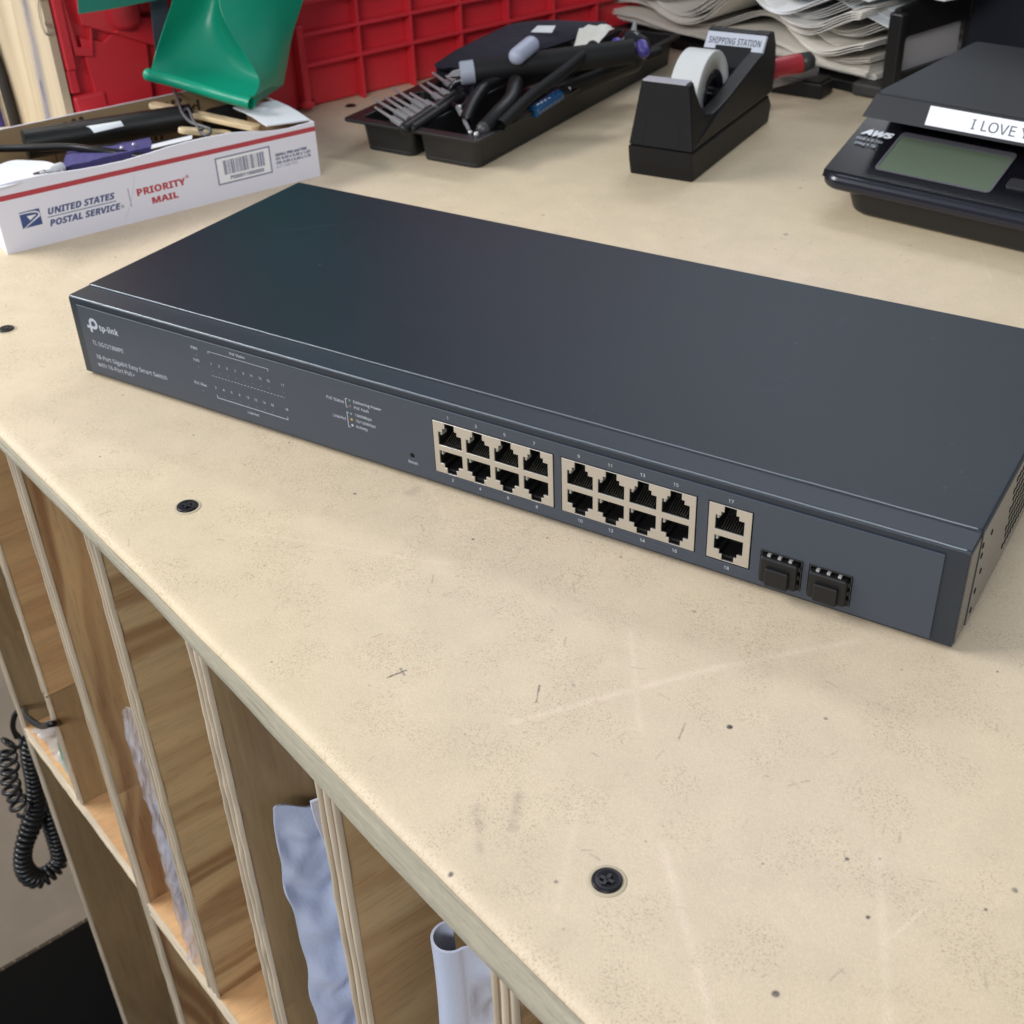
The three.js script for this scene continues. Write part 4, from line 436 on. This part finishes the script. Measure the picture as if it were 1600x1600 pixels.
// ---------------------------------------------------------------- tape dispenser
{
  const o = thing('tape_dispenser', 'black desk tape dispenser with a roll of white tape', 'tape dispenser', [-0.0467, 0, -0.4568], 20.46 * Math.PI / 180), m = std([0.005, 0.005, 0.007], 0.48, { specularIntensity: 0.7, bumpMap: bumpAt(10), bumpScale: 0.00012 }), W = 0.0435;
  const taper = (g) => { g = clean(g); const p = g.attributes.position; for (let i = 0; i < p.count; i++) { const y = p.getY(i), z = p.getZ(i), k = clamp((y - 0.021) / 0.041) * (1 - sm(0.02, 0.07, -z)) * 0.0058; p.setX(i, W / 2 + (p.getX(i) - W / 2) * (1 - 2 * k / W)); } g.computeVertexNormals(); return g; };
  // base
  const baseP = [[-0.002, 0], [0.0008, 0.010], [0.0022, 0.0205], [-0.140, 0.0205], [-0.147, 0.012], [-0.143, 0]];
  part('base', poly(baseP.map(([z, y]) => [-z, y]), W, 0.0014).rotateY(Math.PI / 2), m, o);
  const wallP = [[0.001, 0.0212], [-0.0015, 0.040], [-0.004, 0.062], [-0.0115, 0.0625], [-0.014, 0.055], [-0.019, 0.046], [-0.027, 0.0385], [-0.036, 0.0362], [-0.047, 0.0378], [-0.062, 0.0412], [-0.085, 0.0470], [-0.106, 0.0518], [-0.122, 0.0552], [-0.1275, 0.0625], [-0.130, 0.0655], [-0.1345, 0.0668], [-0.142, 0.0652], [-0.1475, 0.056], [-0.1500, 0.040], [-0.148, 0.0212]];
  const wall = (x) => poly(wallP.map(([z, y]) => [-z, y]), 0.0085, 0.0014).rotateY(Math.PI / 2).translate(x, 0, 0);
  part('side_wall', taper(wall(0)), m, o); part('side_wall', taper(wall(W - 0.0085)), m, o);
  part('nose', taper(poly([[0.001, 0.0212], [-0.0015, 0.040], [-0.004, 0.0621], [-0.0115, 0.0625], [-0.015, 0.040], [-0.017, 0.0212]].map(([z, y]) => [-z, y]), W - 0.0162).rotateY(Math.PI / 2).translate(0.0081, 0, 0)), m, o);
  part('rear_block', poly([[-0.112, 0.0212], [-0.113, 0.045], [-0.1268, 0.0620], [-0.1296, 0.0650], [-0.1343, 0.0663], [-0.1415, 0.0648], [-0.147, 0.0556], [-0.1495, 0.040], [-0.1475, 0.0212]].map(([z, y]) => [-z, y]), W - 0.0162).rotateY(Math.PI / 2).translate(0.0081, 0, 0), m, o);
  part('cutter_blade', [span(0.0062, W - 0.0068, 0.0622, 0.0632, -0.0125, -0.0035)], std([0.45, 0.46, 0.52], 0.35, { metalness: 0.2 }), o);
  const ring = (ri, ro, x0, x1, n) => lathe([x0, 0.0405, -0.063], [x1, 0.0405, -0.063], [[0, ri], [0, ro - 0.0006], [0.03, ro], [0.97, ro], [1, ro - 0.0006], [1, ri], [0, ri]], 72);
  part('tape_roll', ring(0.0165, 0.0285, 0.0105, 0.0315), std([0.74, 0.76, 0.76], 0.42, { transmission: 0.12, thickness: 0 }), o);
  part('hub', [ring(0.004, 0.0164, 0.0100, 0.0325), rod([0.0083, 0.0405, -0.063], [W - 0.0083, 0.0405, -0.063], 0.0045)], M.glossBlack, o);
  const lab = canvasTex(768, 168, (g, w, h) => { g.fillStyle = '#cdd2de'; g.fillRect(0, 0, w, h); g.fillStyle = '#3c4152'; g.font = 'bold 92px sans-serif'; const s = 'SHIPPING STATION', k = (w * 0.9) / g.measureText(s).width; g.save(); g.translate(w * 0.05, h * 0.70); g.scale(k, 1); g.fillText(s, 0, 0); g.restore(); });
  const q = [[-0.0004, 0.0550, -0.1212], [W + 0.0004, 0.0550, -0.1212], [W + 0.0004, 0.0648, -0.1288], [-0.0004, 0.0648, -0.1288]];
  part('label_strip', grid(1, 1, (u, v) => { const a = v < 0.5 ? q[0] : q[3]; return [lerp(q[0][0], q[1][0], u), a[1], a[2]]; }), std('#ffffff', 0.45, { map: lab }), o);
  part('label_strip', [poly([[0.1206, 0.0545], [0.1285, 0.0645], [0.1345, 0.0625], [0.128, 0.051]], 0.0003).rotateY(Math.PI / 2).translate(W + 0.0008, 0, 0)], std([0.55, 0.57, 0.62], 0.4), o);
}

// ---------------------------------------------------------------- postal scale
{
  const o = thing('postal_scale', 'black digital postal scale with green display and white sticker', 'scale', [0.0997, 0, -0.4989], 9.75 * Math.PI / 180), m = std([0.013, 0.013, 0.014], 0.42), gl = std([0.006, 0.006, 0.009], 0.25);
  const W = 0.205;
  const pan = (x0, x1, z0, z1, r, y0, h, bev, grow) => { const g = clean(new THREE.ExtrudeGeometry(rrect(x0, -z1, x1, -z0, r), { depth: h - 2 * bev, bevelEnabled: true, bevelSize: bev, bevelThickness: bev, bevelSegments: 4, bevelOffset: -bev, curveSegments: 10, steps: 3 }).rotateX(-Math.PI / 2).translate(0, y0 + bev, 0)); if (grow) { const p = g.attributes.position, cx = (x0 + x1) / 2, cz = (z0 + z1) / 2; for (let i = 0; i < p.count; i++) { const t = 1 - (p.getY(i) - y0) / h; p.setX(i, p.getX(i) - Math.sign(p.getX(i) - cx) * grow * t); p.setZ(i, p.getZ(i) - Math.sign(p.getZ(i) - cz) * grow * t); } g.computeVertexNormals(); } return g; };
  part('base', pan(-0.006, W + 0.006, -0.20, 0.001, 0.014, 0.0008, 0.0205, 0.0025, 0.005), m, o);
  part('lip', pan(-0.0175, W + 0.0175, -0.075, 0.0075, 0.014, 0.0160, 0.0098, 0.0046), std([0.013, 0.014, 0.024], 0.25), o);
  const yS = (z) => 0.0279 - (z + 0) * 0.378;
  part('control_panel', hexa(rectRing(-0.0155, W + 0.0155, -0.066, 0.0035, 0.0225), [[-0.0150, yS(0.0025) , 0.0025], [W + 0.0150, yS(0.0025), 0.0025], [W + 0.0148, yS(-0.050), -0.050], [-0.0148, yS(-0.050), -0.050]]), gl, o);
  part('rear_deck', hexa(rectRing(-0.0148, W + 0.0148, -0.20, -0.0501, 0.021), rectRing(-0.0146, W + 0.0146, -0.20, -0.0501, yS(-0.050) - 0.0012)), m, o);
  const slope = Math.atan(0.378), onS = (x, z, up = 0.0006) => new THREE.Matrix4().makeTranslation(x, yS(z) + up, z).multiply(new THREE.Matrix4().makeRotationX(-Math.PI / 2 + slope));
  const dispW = 0.0725, dispD = 0.0372, cx = 0.0137 + dispW / 2, cz = -0.0225;
  const fr = new THREE.ExtrudeGeometry((() => { const s = rrect(-dispW / 2, -dispD / 2, dispW / 2, dispD / 2, 0.003); s.holes.push(new THREE.Path(rrect(-dispW / 2 + 0.0012, -dispD / 2 + 0.0010, dispW / 2 - 0.0012, dispD / 2 - 0.0042, 0.002).getPoints(6))); return s; })(), { depth: 0.0006, bevelEnabled: false }).applyMatrix4(onS(cx, cz, 0.0002));
  part('display_frame', fr, std([0.13, 0.13, 0.15], 0.4), o);
  const lcd = part('display', new THREE.PlaneGeometry(dispW - 0.002, dispD - 0.004).translate(0, -0.0015, 0).applyMatrix4(onS(cx, cz, 0.0004)), std([0.125, 0.165, 0.115], 0.35, { clearcoat: 0.5, clearcoatRoughness: 0.15 }), o);
  decal('printed_logo', 0.022, 0.020, 512, (g, w, h) => { g.fillStyle = '#dfe4ee'; g.font = 'italic bold 150px sans-serif'; const k = w * 0.86 / g.measureText('AWS').width; g.save(); g.translate(w * 0.10, h * 0.34); g.scale(k, 1); g.lineWidth = 14; g.strokeStyle = '#dfe4ee'; g.fillText('AWS', 0, 0); g.strokeText('AWS', 0, 0); g.restore(); g.fillStyle = '#9aa0ad'; g.font = 'bold 76px sans-serif'; g.fillText('55lb x 0.1oz', w * 0.04, h * 0.62, w * 0.92); g.fillText('25kg x 2g', w * 0.10, h * 0.84, w * 0.66); }, o, onS(-0.0008, -0.0285, 0.0009));
  part('button', [0.098, 0.117, 0.136, 0.155].map((x) => new THREE.ExtrudeGeometry(rrect(-0.006, -0.004, 0.006, 0.004, 0.002), { depth: 0.0008, bevelEnabled: true, bevelSize: 0.0004, bevelThickness: 0.0004, bevelSegments: 2 }).applyMatrix4(onS(x, -0.016, 0.0001))), std([0.03, 0.03, 0.034], 0.5), o);
  // weighing platform with its sloped front
  part('platform_post', [span(0.02, 0.18, 0.038, 0.058, -0.150, -0.052)], M.blackPlastic, o);
  part('platform', [hexa([[-0.0045, 0.0555, -0.0185], [W + 0.0045, 0.0555, -0.0185], [W + 0.0045, 0.0555, -0.172], [-0.0045, 0.0555, -0.172]], [[-0.0010, 0.0675, -0.0275], [W + 0.001, 0.0675, -0.0275], [W + 0.001, 0.0675, -0.168], [-0.001, 0.0675, -0.168]]), pan(-0.001, W + 0.001, -0.168, -0.0275, 0.004, 0.0668, 0.0018, 0.0008)], std([0.006, 0.008, 0.012], 0.5, { bumpMap: bumpAt(10), bumpScale: 0.0001 }), o);
  const st = canvasTex(1024, 128, (g, w, h) => { g.fillStyle = '#eef0f6'; g.fillRect(0, 0, w, h); g.fillStyle = '#3d424e'; g.font = '92px sans-serif'; g.fillText('I LOVE YOU', w * 0.262, h * 0.80); });
  const s0 = [0.0345, 0.0572, -0.0192], s1 = [0.0345, 0.0665, -0.0262]; part('sticker', grid(1, 1, (u, v) => [lerp(0.0355, 0.138, u) - 0.0008 * v, lerp(s0[1], s1[1], v), lerp(s0[2], s1[2], v)], 0.0003), std('#ffffff', 0.45, { map: st }), o);
}

// ---------------------------------------------------------------- back of the bench: paper, organiser, small things
{
  const o = thing('paper_pile', 'big pile of crumpled white packing paper at the back of the bench', 'paper', [-0.22, 0.0085, -0.80]), m = std([0.82, 0.80, 0.74], 0.8), R = rng(21);
  const wave = (x, ph) => 0.66 * Math.cos((x - 0.06) * 44 + ph) + 0.34 * Math.cos((x - 0.06) * 24 + ph * 0.6);
  let y0 = 0.0008;
  for (let k = 0; k < 13; k++) { // loose folds, a few sheets thick each
    const t = k / 13, A = 0.021 * sm(0.05, 0.4, t) * (1 - 0.3 * sm(0.7, 1, t)), ph = 1.9 * sm(0.3, 0.9, t) + 0.8 * (R() - 0.5) * sm(0.1, 0.3, t), s = R() * 9, set = 0.018 * (R() - 0.5) + 0.016 * t, x0 = -0.185 + 0.02 * R(), x1 = 0.172 + 0.012 * R(), n = 2 + Math.floor(R() * 3), cool = sm(0.4, 0.9, t), mat = std([lerp(0.93, 0.90, cool), lerp(0.90, 0.92, cool), lerp(0.83, 0.94, cool)], 0.75);
    y0 += k < 3 ? 0.0022 : 0.0052;
    for (let q = 0; q < n; q++) { const yb = y0 + q * 0.0011, sh = 0.004 * (R() - 0.5), s2 = s + q * 0.13; part('sheet', grid(70, 14, (u, v) => { const x = lerp(x0, x1, u), fr = 1 - v; const y = yb + A * (0.3 + 0.7 * fr) * (wave(x + 0.002 * q, ph) + 0.72) + 0.0045 * (fbm(x * 22 + s, v * 5 + s, 3, 3) - 0.5) * sm(0.1, 0.3, t) - 0.006 * fr ** 5 * vn(x * 14, s, 4) * sm(0.1, 0.3, t); return [x, Math.max(y, 0.0006 + (k * 4 + q) * 0.0003), lerp(0.086 + set + sh + 0.014 * Math.sin(x * 16 + t * 5 + s) * sm(0.05, 0.3, t) + 0.003 * fbm(x * 50, s2, 5, 2), -0.16, v)]; }, 0.0005), mat, o); }
  }
  for (let k = 0; k < 3; k++) part('sheet', grid(60, 20, (u, v) => { const x = lerp(-0.17, 0.19, u); return [x, 0.075 + 0.004 * k + 0.016 * Math.sin(x * 15 + 1.2 + 0.2 * k + v) * (1 - v * 0.6) - 0.06 * x - 0.006 * (1 - v) ** 4, lerp(0.092 - 0.010 * k, -0.15, v)]; }, 0.0008), std([0.74, 0.78, 0.82], 0.75), o);
  // loose sheets fanned at the left end
  for (let k = 0; k < 10; k++) part('sheet', grid(20, 14, (u, v) => { const a = 0.15 + k * 0.11, x = -0.165 - u * 0.052 * Math.cos(a), y = 0.012 + 0.002 * k + u * 0.050 * Math.sin(a) * (1 - 0.25 * u) + 0.003 * Math.sin(v * 5 + k); return [x, y, 0.086 - 0.002 * k - v * 0.11 + 0.004 * Math.sin(u * 4 + k)]; }, 0.0006), std([0.78, 0.78, 0.80], 0.7), o);
}
{ const o = thing('letter_tray', 'low black tray under the pile of packing paper', 'tray', [-0.2, 0, -0.82]); part('base', [span(-0.24, 0.185, 0.0006, 0.0075, -0.17, 0.112, 0.001)], M.blackPlastic, o); part('front_rail', [span(-0.24, 0.185, 0.0006, 0.0082, 0.1121, 0.1145, 0.0008)], M.blackPlastic, o); }
{
  const o = thing('desk_organiser', 'black upright organiser with a window cut in its side, behind the scale', 'organiser', [-0.026, 0, -0.70]), m = std([0.010, 0.010, 0.011], 0.35);
  const s = new THREE.Shape([[-0.0, 0], [0.16, 0], [0.16, 0.075], [0.004, 0.0665], [0, 0.063]].map(([a, b]) => new THREE.Vector2(a, b))); s.holes.push(new THREE.Path(rrect(0.0135, 0.0175, 0.098, 0.0455, 0.004).getPoints(6)));
  part('side_panel', new THREE.ExtrudeGeometry(s, { depth: 0.004, bevelEnabled: true, bevelSize: 0.0006, bevelThickness: 0.0006, bevelSegments: 2 }).rotateY(Math.PI / 2).translate(0, 0.0008, -0.004), m, o);
  part('added_window_sheet', new THREE.PlaneGeometry(0.088, 0.032).rotateY(Math.PI / 2).translate(-0.0025, 0.0325, -0.0555), std([0.62, 0.60, 0.62], 0.6, { transmission: 0.3, thickness: 0 }), o);  // pale sheet added so the window reads bright
  part('front_post', [span(0, 0.012, 0.0006, 0.0665, -0.008, 0.0005, 0.002)], m, o);
  part('back_panel', [span(0.006, 0.42, 0.0006, 0.30, -0.105, -0.097, 0.002)], std([0.016, 0.018, 0.028], 0.4), o);
}
{ const o = thing('paper_bundle', 'rough bundle of white paper lying on top of the black organiser', 'paper', [-0.03, 0.076, -0.74]); for (let k = 0; k < 5; k++) part('sheet', grid(26, 12, (u, v) => [lerp(-0.02, 0.045 - 0.004 * k, v) , 0.0006 + 0.003 * k + 0.004 * fbm(u * 5, v * 3 + k, 4 + k, 3), lerp(0.034 - 0.003 * k, -0.09, u)], 0.0006), std([0.60, 0.60, 0.60], 0.85), o); }
{ const [o, r] = tool('marker_pen', 'red marker with a dark cap lying on a black block behind the dispenser', 'marker', [-0.0878, 0.0210, -0.6716]); part('barrel', rod(r([-0.0915, 0.0235, -0.6458]), r([-0.0807, 0.0255, -0.6701]), 0.0078), std([0.42, 0.025, 0.035], 0.4), o); part('cap', lathe(r([-0.0807, 0.0255, -0.6701]), r([-0.0775, 0.0265, -0.6828]), [[0, 0.0001], [0, 0.0078], [0.7, 0.007], [0.9, 0.004], [1, 0.0001]], 20), std([0.03, 0.035, 0.032], 0.35), o); part('clear_sleeve', [rod(r([-0.0922, 0.0190, -0.6508]), r([-0.0813, 0.0210, -0.6851]), 0.0105)], std('#ffffff', 0.12, { transmission: 0.92, thickness: 0 }), o); }
{ const o = thing('black_block', 'small black plastic block behind the tape dispenser, under the red marker', 'block', [-0.0799, 0.0000, -0.6689], 0.25); part('shell', [span(-0.026, 0.020, 0.0006, 0.0125, -0.022, 0.0, 0.002), span(-0.024, 0.018, 0.0124, 0.0142, -0.020, -0.002, 0.0008)], M.blackPlastic, o); }
{ const o = thing('rubber_pad', 'small dark grey rubber pad on the bench before the black organiser', 'pad', [-0.030, 0, -0.708], 0.15); part('pad', [span(-0.024, 0.020, 0.0006, 0.0105, -0.030, 0.004, 0.0025)], std([0.035, 0.035, 0.034], 0.6), o); }

// ---------------------------------------------------------------- below the bench top
const mail = std([0.58, 0.64, 0.80], 0.34, { bumpMap: bumpAt(2), bumpScale: 0.0002 });
{
  const o = thing('bubble_mailer', 'wrinkled pale blue mailer standing straight in the cubby, flat top edge showing', 'mailer', [0.196, -0.3452, -0.016]);
  part('pouch', grid(60, 110, (u, v) => { const z = -0.30 * u ** 1.3, y = lerp(0.0004, 0.2365 - 0.011 * sm(0, 0.12, u) + 0.002 * Math.sin(u * 30), v); const bub = 0.0075 * (fbm(u * 9, v * 9, 5, 3) - 0.5) * sm(0, 0.05, u) * (1 - sm(0.93, 0.99, v)) + 0.003 * Math.sin(v * 46 + 2 * Math.sin(u * 20)) * sm(0, 0.06, u) * (1 - sm(0.9, 0.97, v)) * vn(u * 8, v * 14, 3); const cr = 0.0045 * (0.25 - Math.abs(fbm(u * 7 + 3, v * 10, 25, 3) - 0.5)) * sm(0.02, 0.1, u) * (1 - sm(0.93, 0.99, v)) * 2; return [cr + 0.003 * Math.sin(v * 5) + bub + 0.012 * (1 - v) ** 2, y, z + 0.0009 * Math.sin(v * 17) + 0.0005 * Math.sin(v * 41) + 0.004 * (1 - v)]; }, 0.0012), mail, o);
}
{
  const o = thing('bubble_mailer', 'pale blue mailer mostly hidden behind the second divider from the photo bottom', 'mailer', [0.245, -0.3452, -0.0168]);
  part('pouch', grid(24, 60, (u, v) => [0.003 * Math.sin(v * 6) + 0.004 * (fbm(u * 7, v * 9, 9, 2) - 0.5), lerp(0.0004, 0.281 - 0.012 * u + 0.004 * (1 - u) ** 8, v), -0.28 * u + 0.0006 * Math.sin(v * 9) + 0.0055 * sm(0.84, 1, v) * (1 - u)], 0.0012), mail, o);
}
{
  const o = thing('bubble_mailer', 'pale blue mailer with its near edge rolled into a tube under the bench', 'mailer', [0.311, -0.3496, -0.0235]);
  const path = (t) => { const r = 0.0072; if (t < 0.42) { const a = lerp(3.9, 0, t / 0.42); return [r * Math.cos(a), r * Math.sin(a)]; } const q = (t - 0.42) / 0.58; return [r + 0.006 * sm(0, 0.12, q), -0.26 * q ** 1.4]; };
  part('pouch', grid(90, 110, (u, v) => { const [x, z] = path(u), k = sm(0.43, 0.48, u) * (1 - sm(0.94, 1, v)); return [x + k * (0.017 * (fbm(u * 16, v * 10, 15, 3) - 0.62) + 0.003 * Math.sin(v * 40 + u * 30)), lerp(0.0004, 0.2660 - 0.003 * sm(0.42, 0.6, u), v), z + 0.0008 * Math.sin(v * 12)]; }, 0.001), mail, o);
}
const clear = std([0.86, 0.86, 0.92], 0.22, { transmission: 0.6, thickness: 0, ior: 1.45 });
{
  const o = thing('clear_bag', 'crinkled clear plastic bag hanging down beside the third plywood divider', 'plastic bag', [0.056, -0.3447, -0.0075]);
  const film = (s, wx) => grid(26, 90, (u, v) => { const w = lerp(0.027, 0.012, sm(0.3, 1, v)) + 0.005 * Math.exp(-(((v - 0.03) / 0.04) ** 2)), y = 0.001 + 0.20 * v, c = fbm(u * 7 + s, v * 22, s, 3) - 0.5; return [wx + 0.006 * c + 0.003 * Math.sin(v * 4), y + 0.003 * c * (1 - v), 0.004 + 0.001 * Math.sin(v * 5) - w * u + 0.0022 * (vn(v * 24, u * 3, s) - 0.5)]; });
  part('film', [film(3, 0.004), film(8, -0.003)], clear, o);
  part('inner_sheet', grid(12, 60, (u, v) => [0.0005 + 0.002 * Math.sin(v * 9 + u * 4), 0.040 + 0.095 * v, 0.002 - lerp(0.016, 0.004, v) * u]), std([0.50, 0.55, 0.70], 0.5), o);
}
{
  const o = thing('clear_bag', 'crumpled clear plastic bag with a green edge lying on the plywood shelf', 'plastic bag', [-0.15, -0.331, -0.03]);
  part('film', grid(70, 30, (u, v) => { const x = lerp(-0.036, 0.040, u), c = fbm(u * 16, v * 6, 14, 4); return [x, 0.0008 + 0.013 * c * (0.3 + 0.7 * Math.sin(u * 3.1)), lerp(0.0235, -0.055, v) + 0.004 * (fbm(u * 9, 3, 2, 2) - 0.5)]; }), std([0.75, 0.76, 0.78], 0.2, { transmission: 0.55, thickness: 0 }), o);
  part('green_edge', grid(20, 6, (u, v) => [lerp(0.010, 0.0462, u), 0.0006 + lerp(0.020, 0.008, u) * v, 0.0232 - 0.003 * (1 - u) - 0.001 * v], 0.0006), std([0.01, 0.22, 0.13], 0.4), o);
}
{
  const o = thing('coiled_cord', 'black coiled telephone cord dangling outside the leftmost plywood divider', 'cord', [-0.2120, -0.3341, -0.0063]), rel = (p) => V(p).sub(o.position);
  const lead = [[-0.1608, -0.3180, -0.0275], [-0.0867, -0.2480, -0.0005], [-0.1147, -0.2684, 0.0015], [-0.1365, -0.2764, 0.0025], [-0.2090, -0.3259, -0.0087], [-0.2130, -0.3311, -0.0046], [-0.2160, -0.3429, -0.0007], [-0.2180, -0.3556, -0.0011]].map(rel);
  const m = std([0.012, 0.012, 0.013], 0.3);
  part('lead', new THREE.TubeGeometry(new THREE.CatmullRomCurve3(lead), 90, 0.0021, 10), m, o);
  function coil(pts, r, pitch, tr, name) { const c = new THREE.CatmullRomCurve3(pts.map(rel)), Lc = c.getLength(), turns = Lc / pitch, n = Math.ceil(turns * 14), P = []; const fr = c.computeFrenetFrames(200); for (let i = 0; i <= n; i++) { const t = i / n, q = c.getPointAt(t), k = Math.min(200, Math.round(t * 200)), a = t * turns * Math.PI * 2; const rr = r * (1 + 0.12 * Math.sin(t * 23)); q.addScaledVector(fr.normals[k], rr * Math.cos(a)).addScaledVector(fr.binormals[k], rr * Math.sin(a)); P.push(q); } part(name, new THREE.TubeGeometry(new THREE.CatmullRomCurve3(P), n * 2, tr, 7), m, o); }
  coil([[-0.2200, -0.3573, -0.0015], [-0.2220, -0.3641, 0.0064], [-0.2220, -0.3771, 0.0089], [-0.2220, -0.3977, 0.0134], [-0.2220, -0.4188, 0.0129], [-0.2220, -0.4296, 0.0106]], 0.0058, 0.0088, 0.0016, 'coil');
  coil([[-0.2280, -0.3690, -0.0125], [-0.2280, -0.3897, -0.0082], [-0.2280, -0.4144, -0.0039], [-0.2280, -0.4372, 0.0009], [-0.2260, -0.4499, 0.0091], [-0.2240, -0.4631, 0.0185], [-0.2240, -0.4798, 0.0239], [-0.2240, -0.4959, 0.0228], [-0.2240, -0.5040, 0.0164], [-0.2240, -0.5040, 0.0067], [-0.2260, -0.4999, -0.0017], [-0.2280, -0.4833, -0.0055], [-0.2300, -0.4617, -0.0075], [-0.2320, -0.4418, -0.0080]], 0.0062, 0.0046, 0.0019, 'coil');
}
{ const o = thing('black_bin', 'black storage bin standing on the floor beside the bench', 'bin', [-0.62, -0.9, 0]); part('body', [span(-0.45, 0.350, 0.0005, 0.275, -0.7, 0.5, 0.006)], std([0.006, 0.006, 0.006], 0.7), o); }
{ const o = thing('cardboard_sheet', 'flat brown cardboard sheet covering the black bin beside the bench', 'cardboard', [-0.62, -0.624, 0]); const t = dataTex(256, 256, (i, j) => { const f = 1 + 0.14 * (fbm(i / 30, j / 30, 8, 4) - 0.5); return [116 * f, 104 * f, 90 * f]; }); part('liner', boxUV(span(-0.46, 0.354, 0, 0.004, -0.72, 0.52), 3), std('#ffffff', 0.85, { map: t }), o); part('flute_edge', [...Array(60)].map((_, i) => rod([0.3535, 0.0012 + 0.0016 * (i % 2), -0.4 + i * 0.0105], [0.3548, 0.0012 + 0.0016 * (i % 2), -0.4 + i * 0.0105], 0.0009, 0.0009, 6)), M.kraft, o).userData.kind = 'stuff'; }

// ---------------------------------------------------------------- draw
scene.traverse((o) => { if (o.isMesh) o.castShadow = o.receiveShadow = true; });
renderer.render(scene, camera);
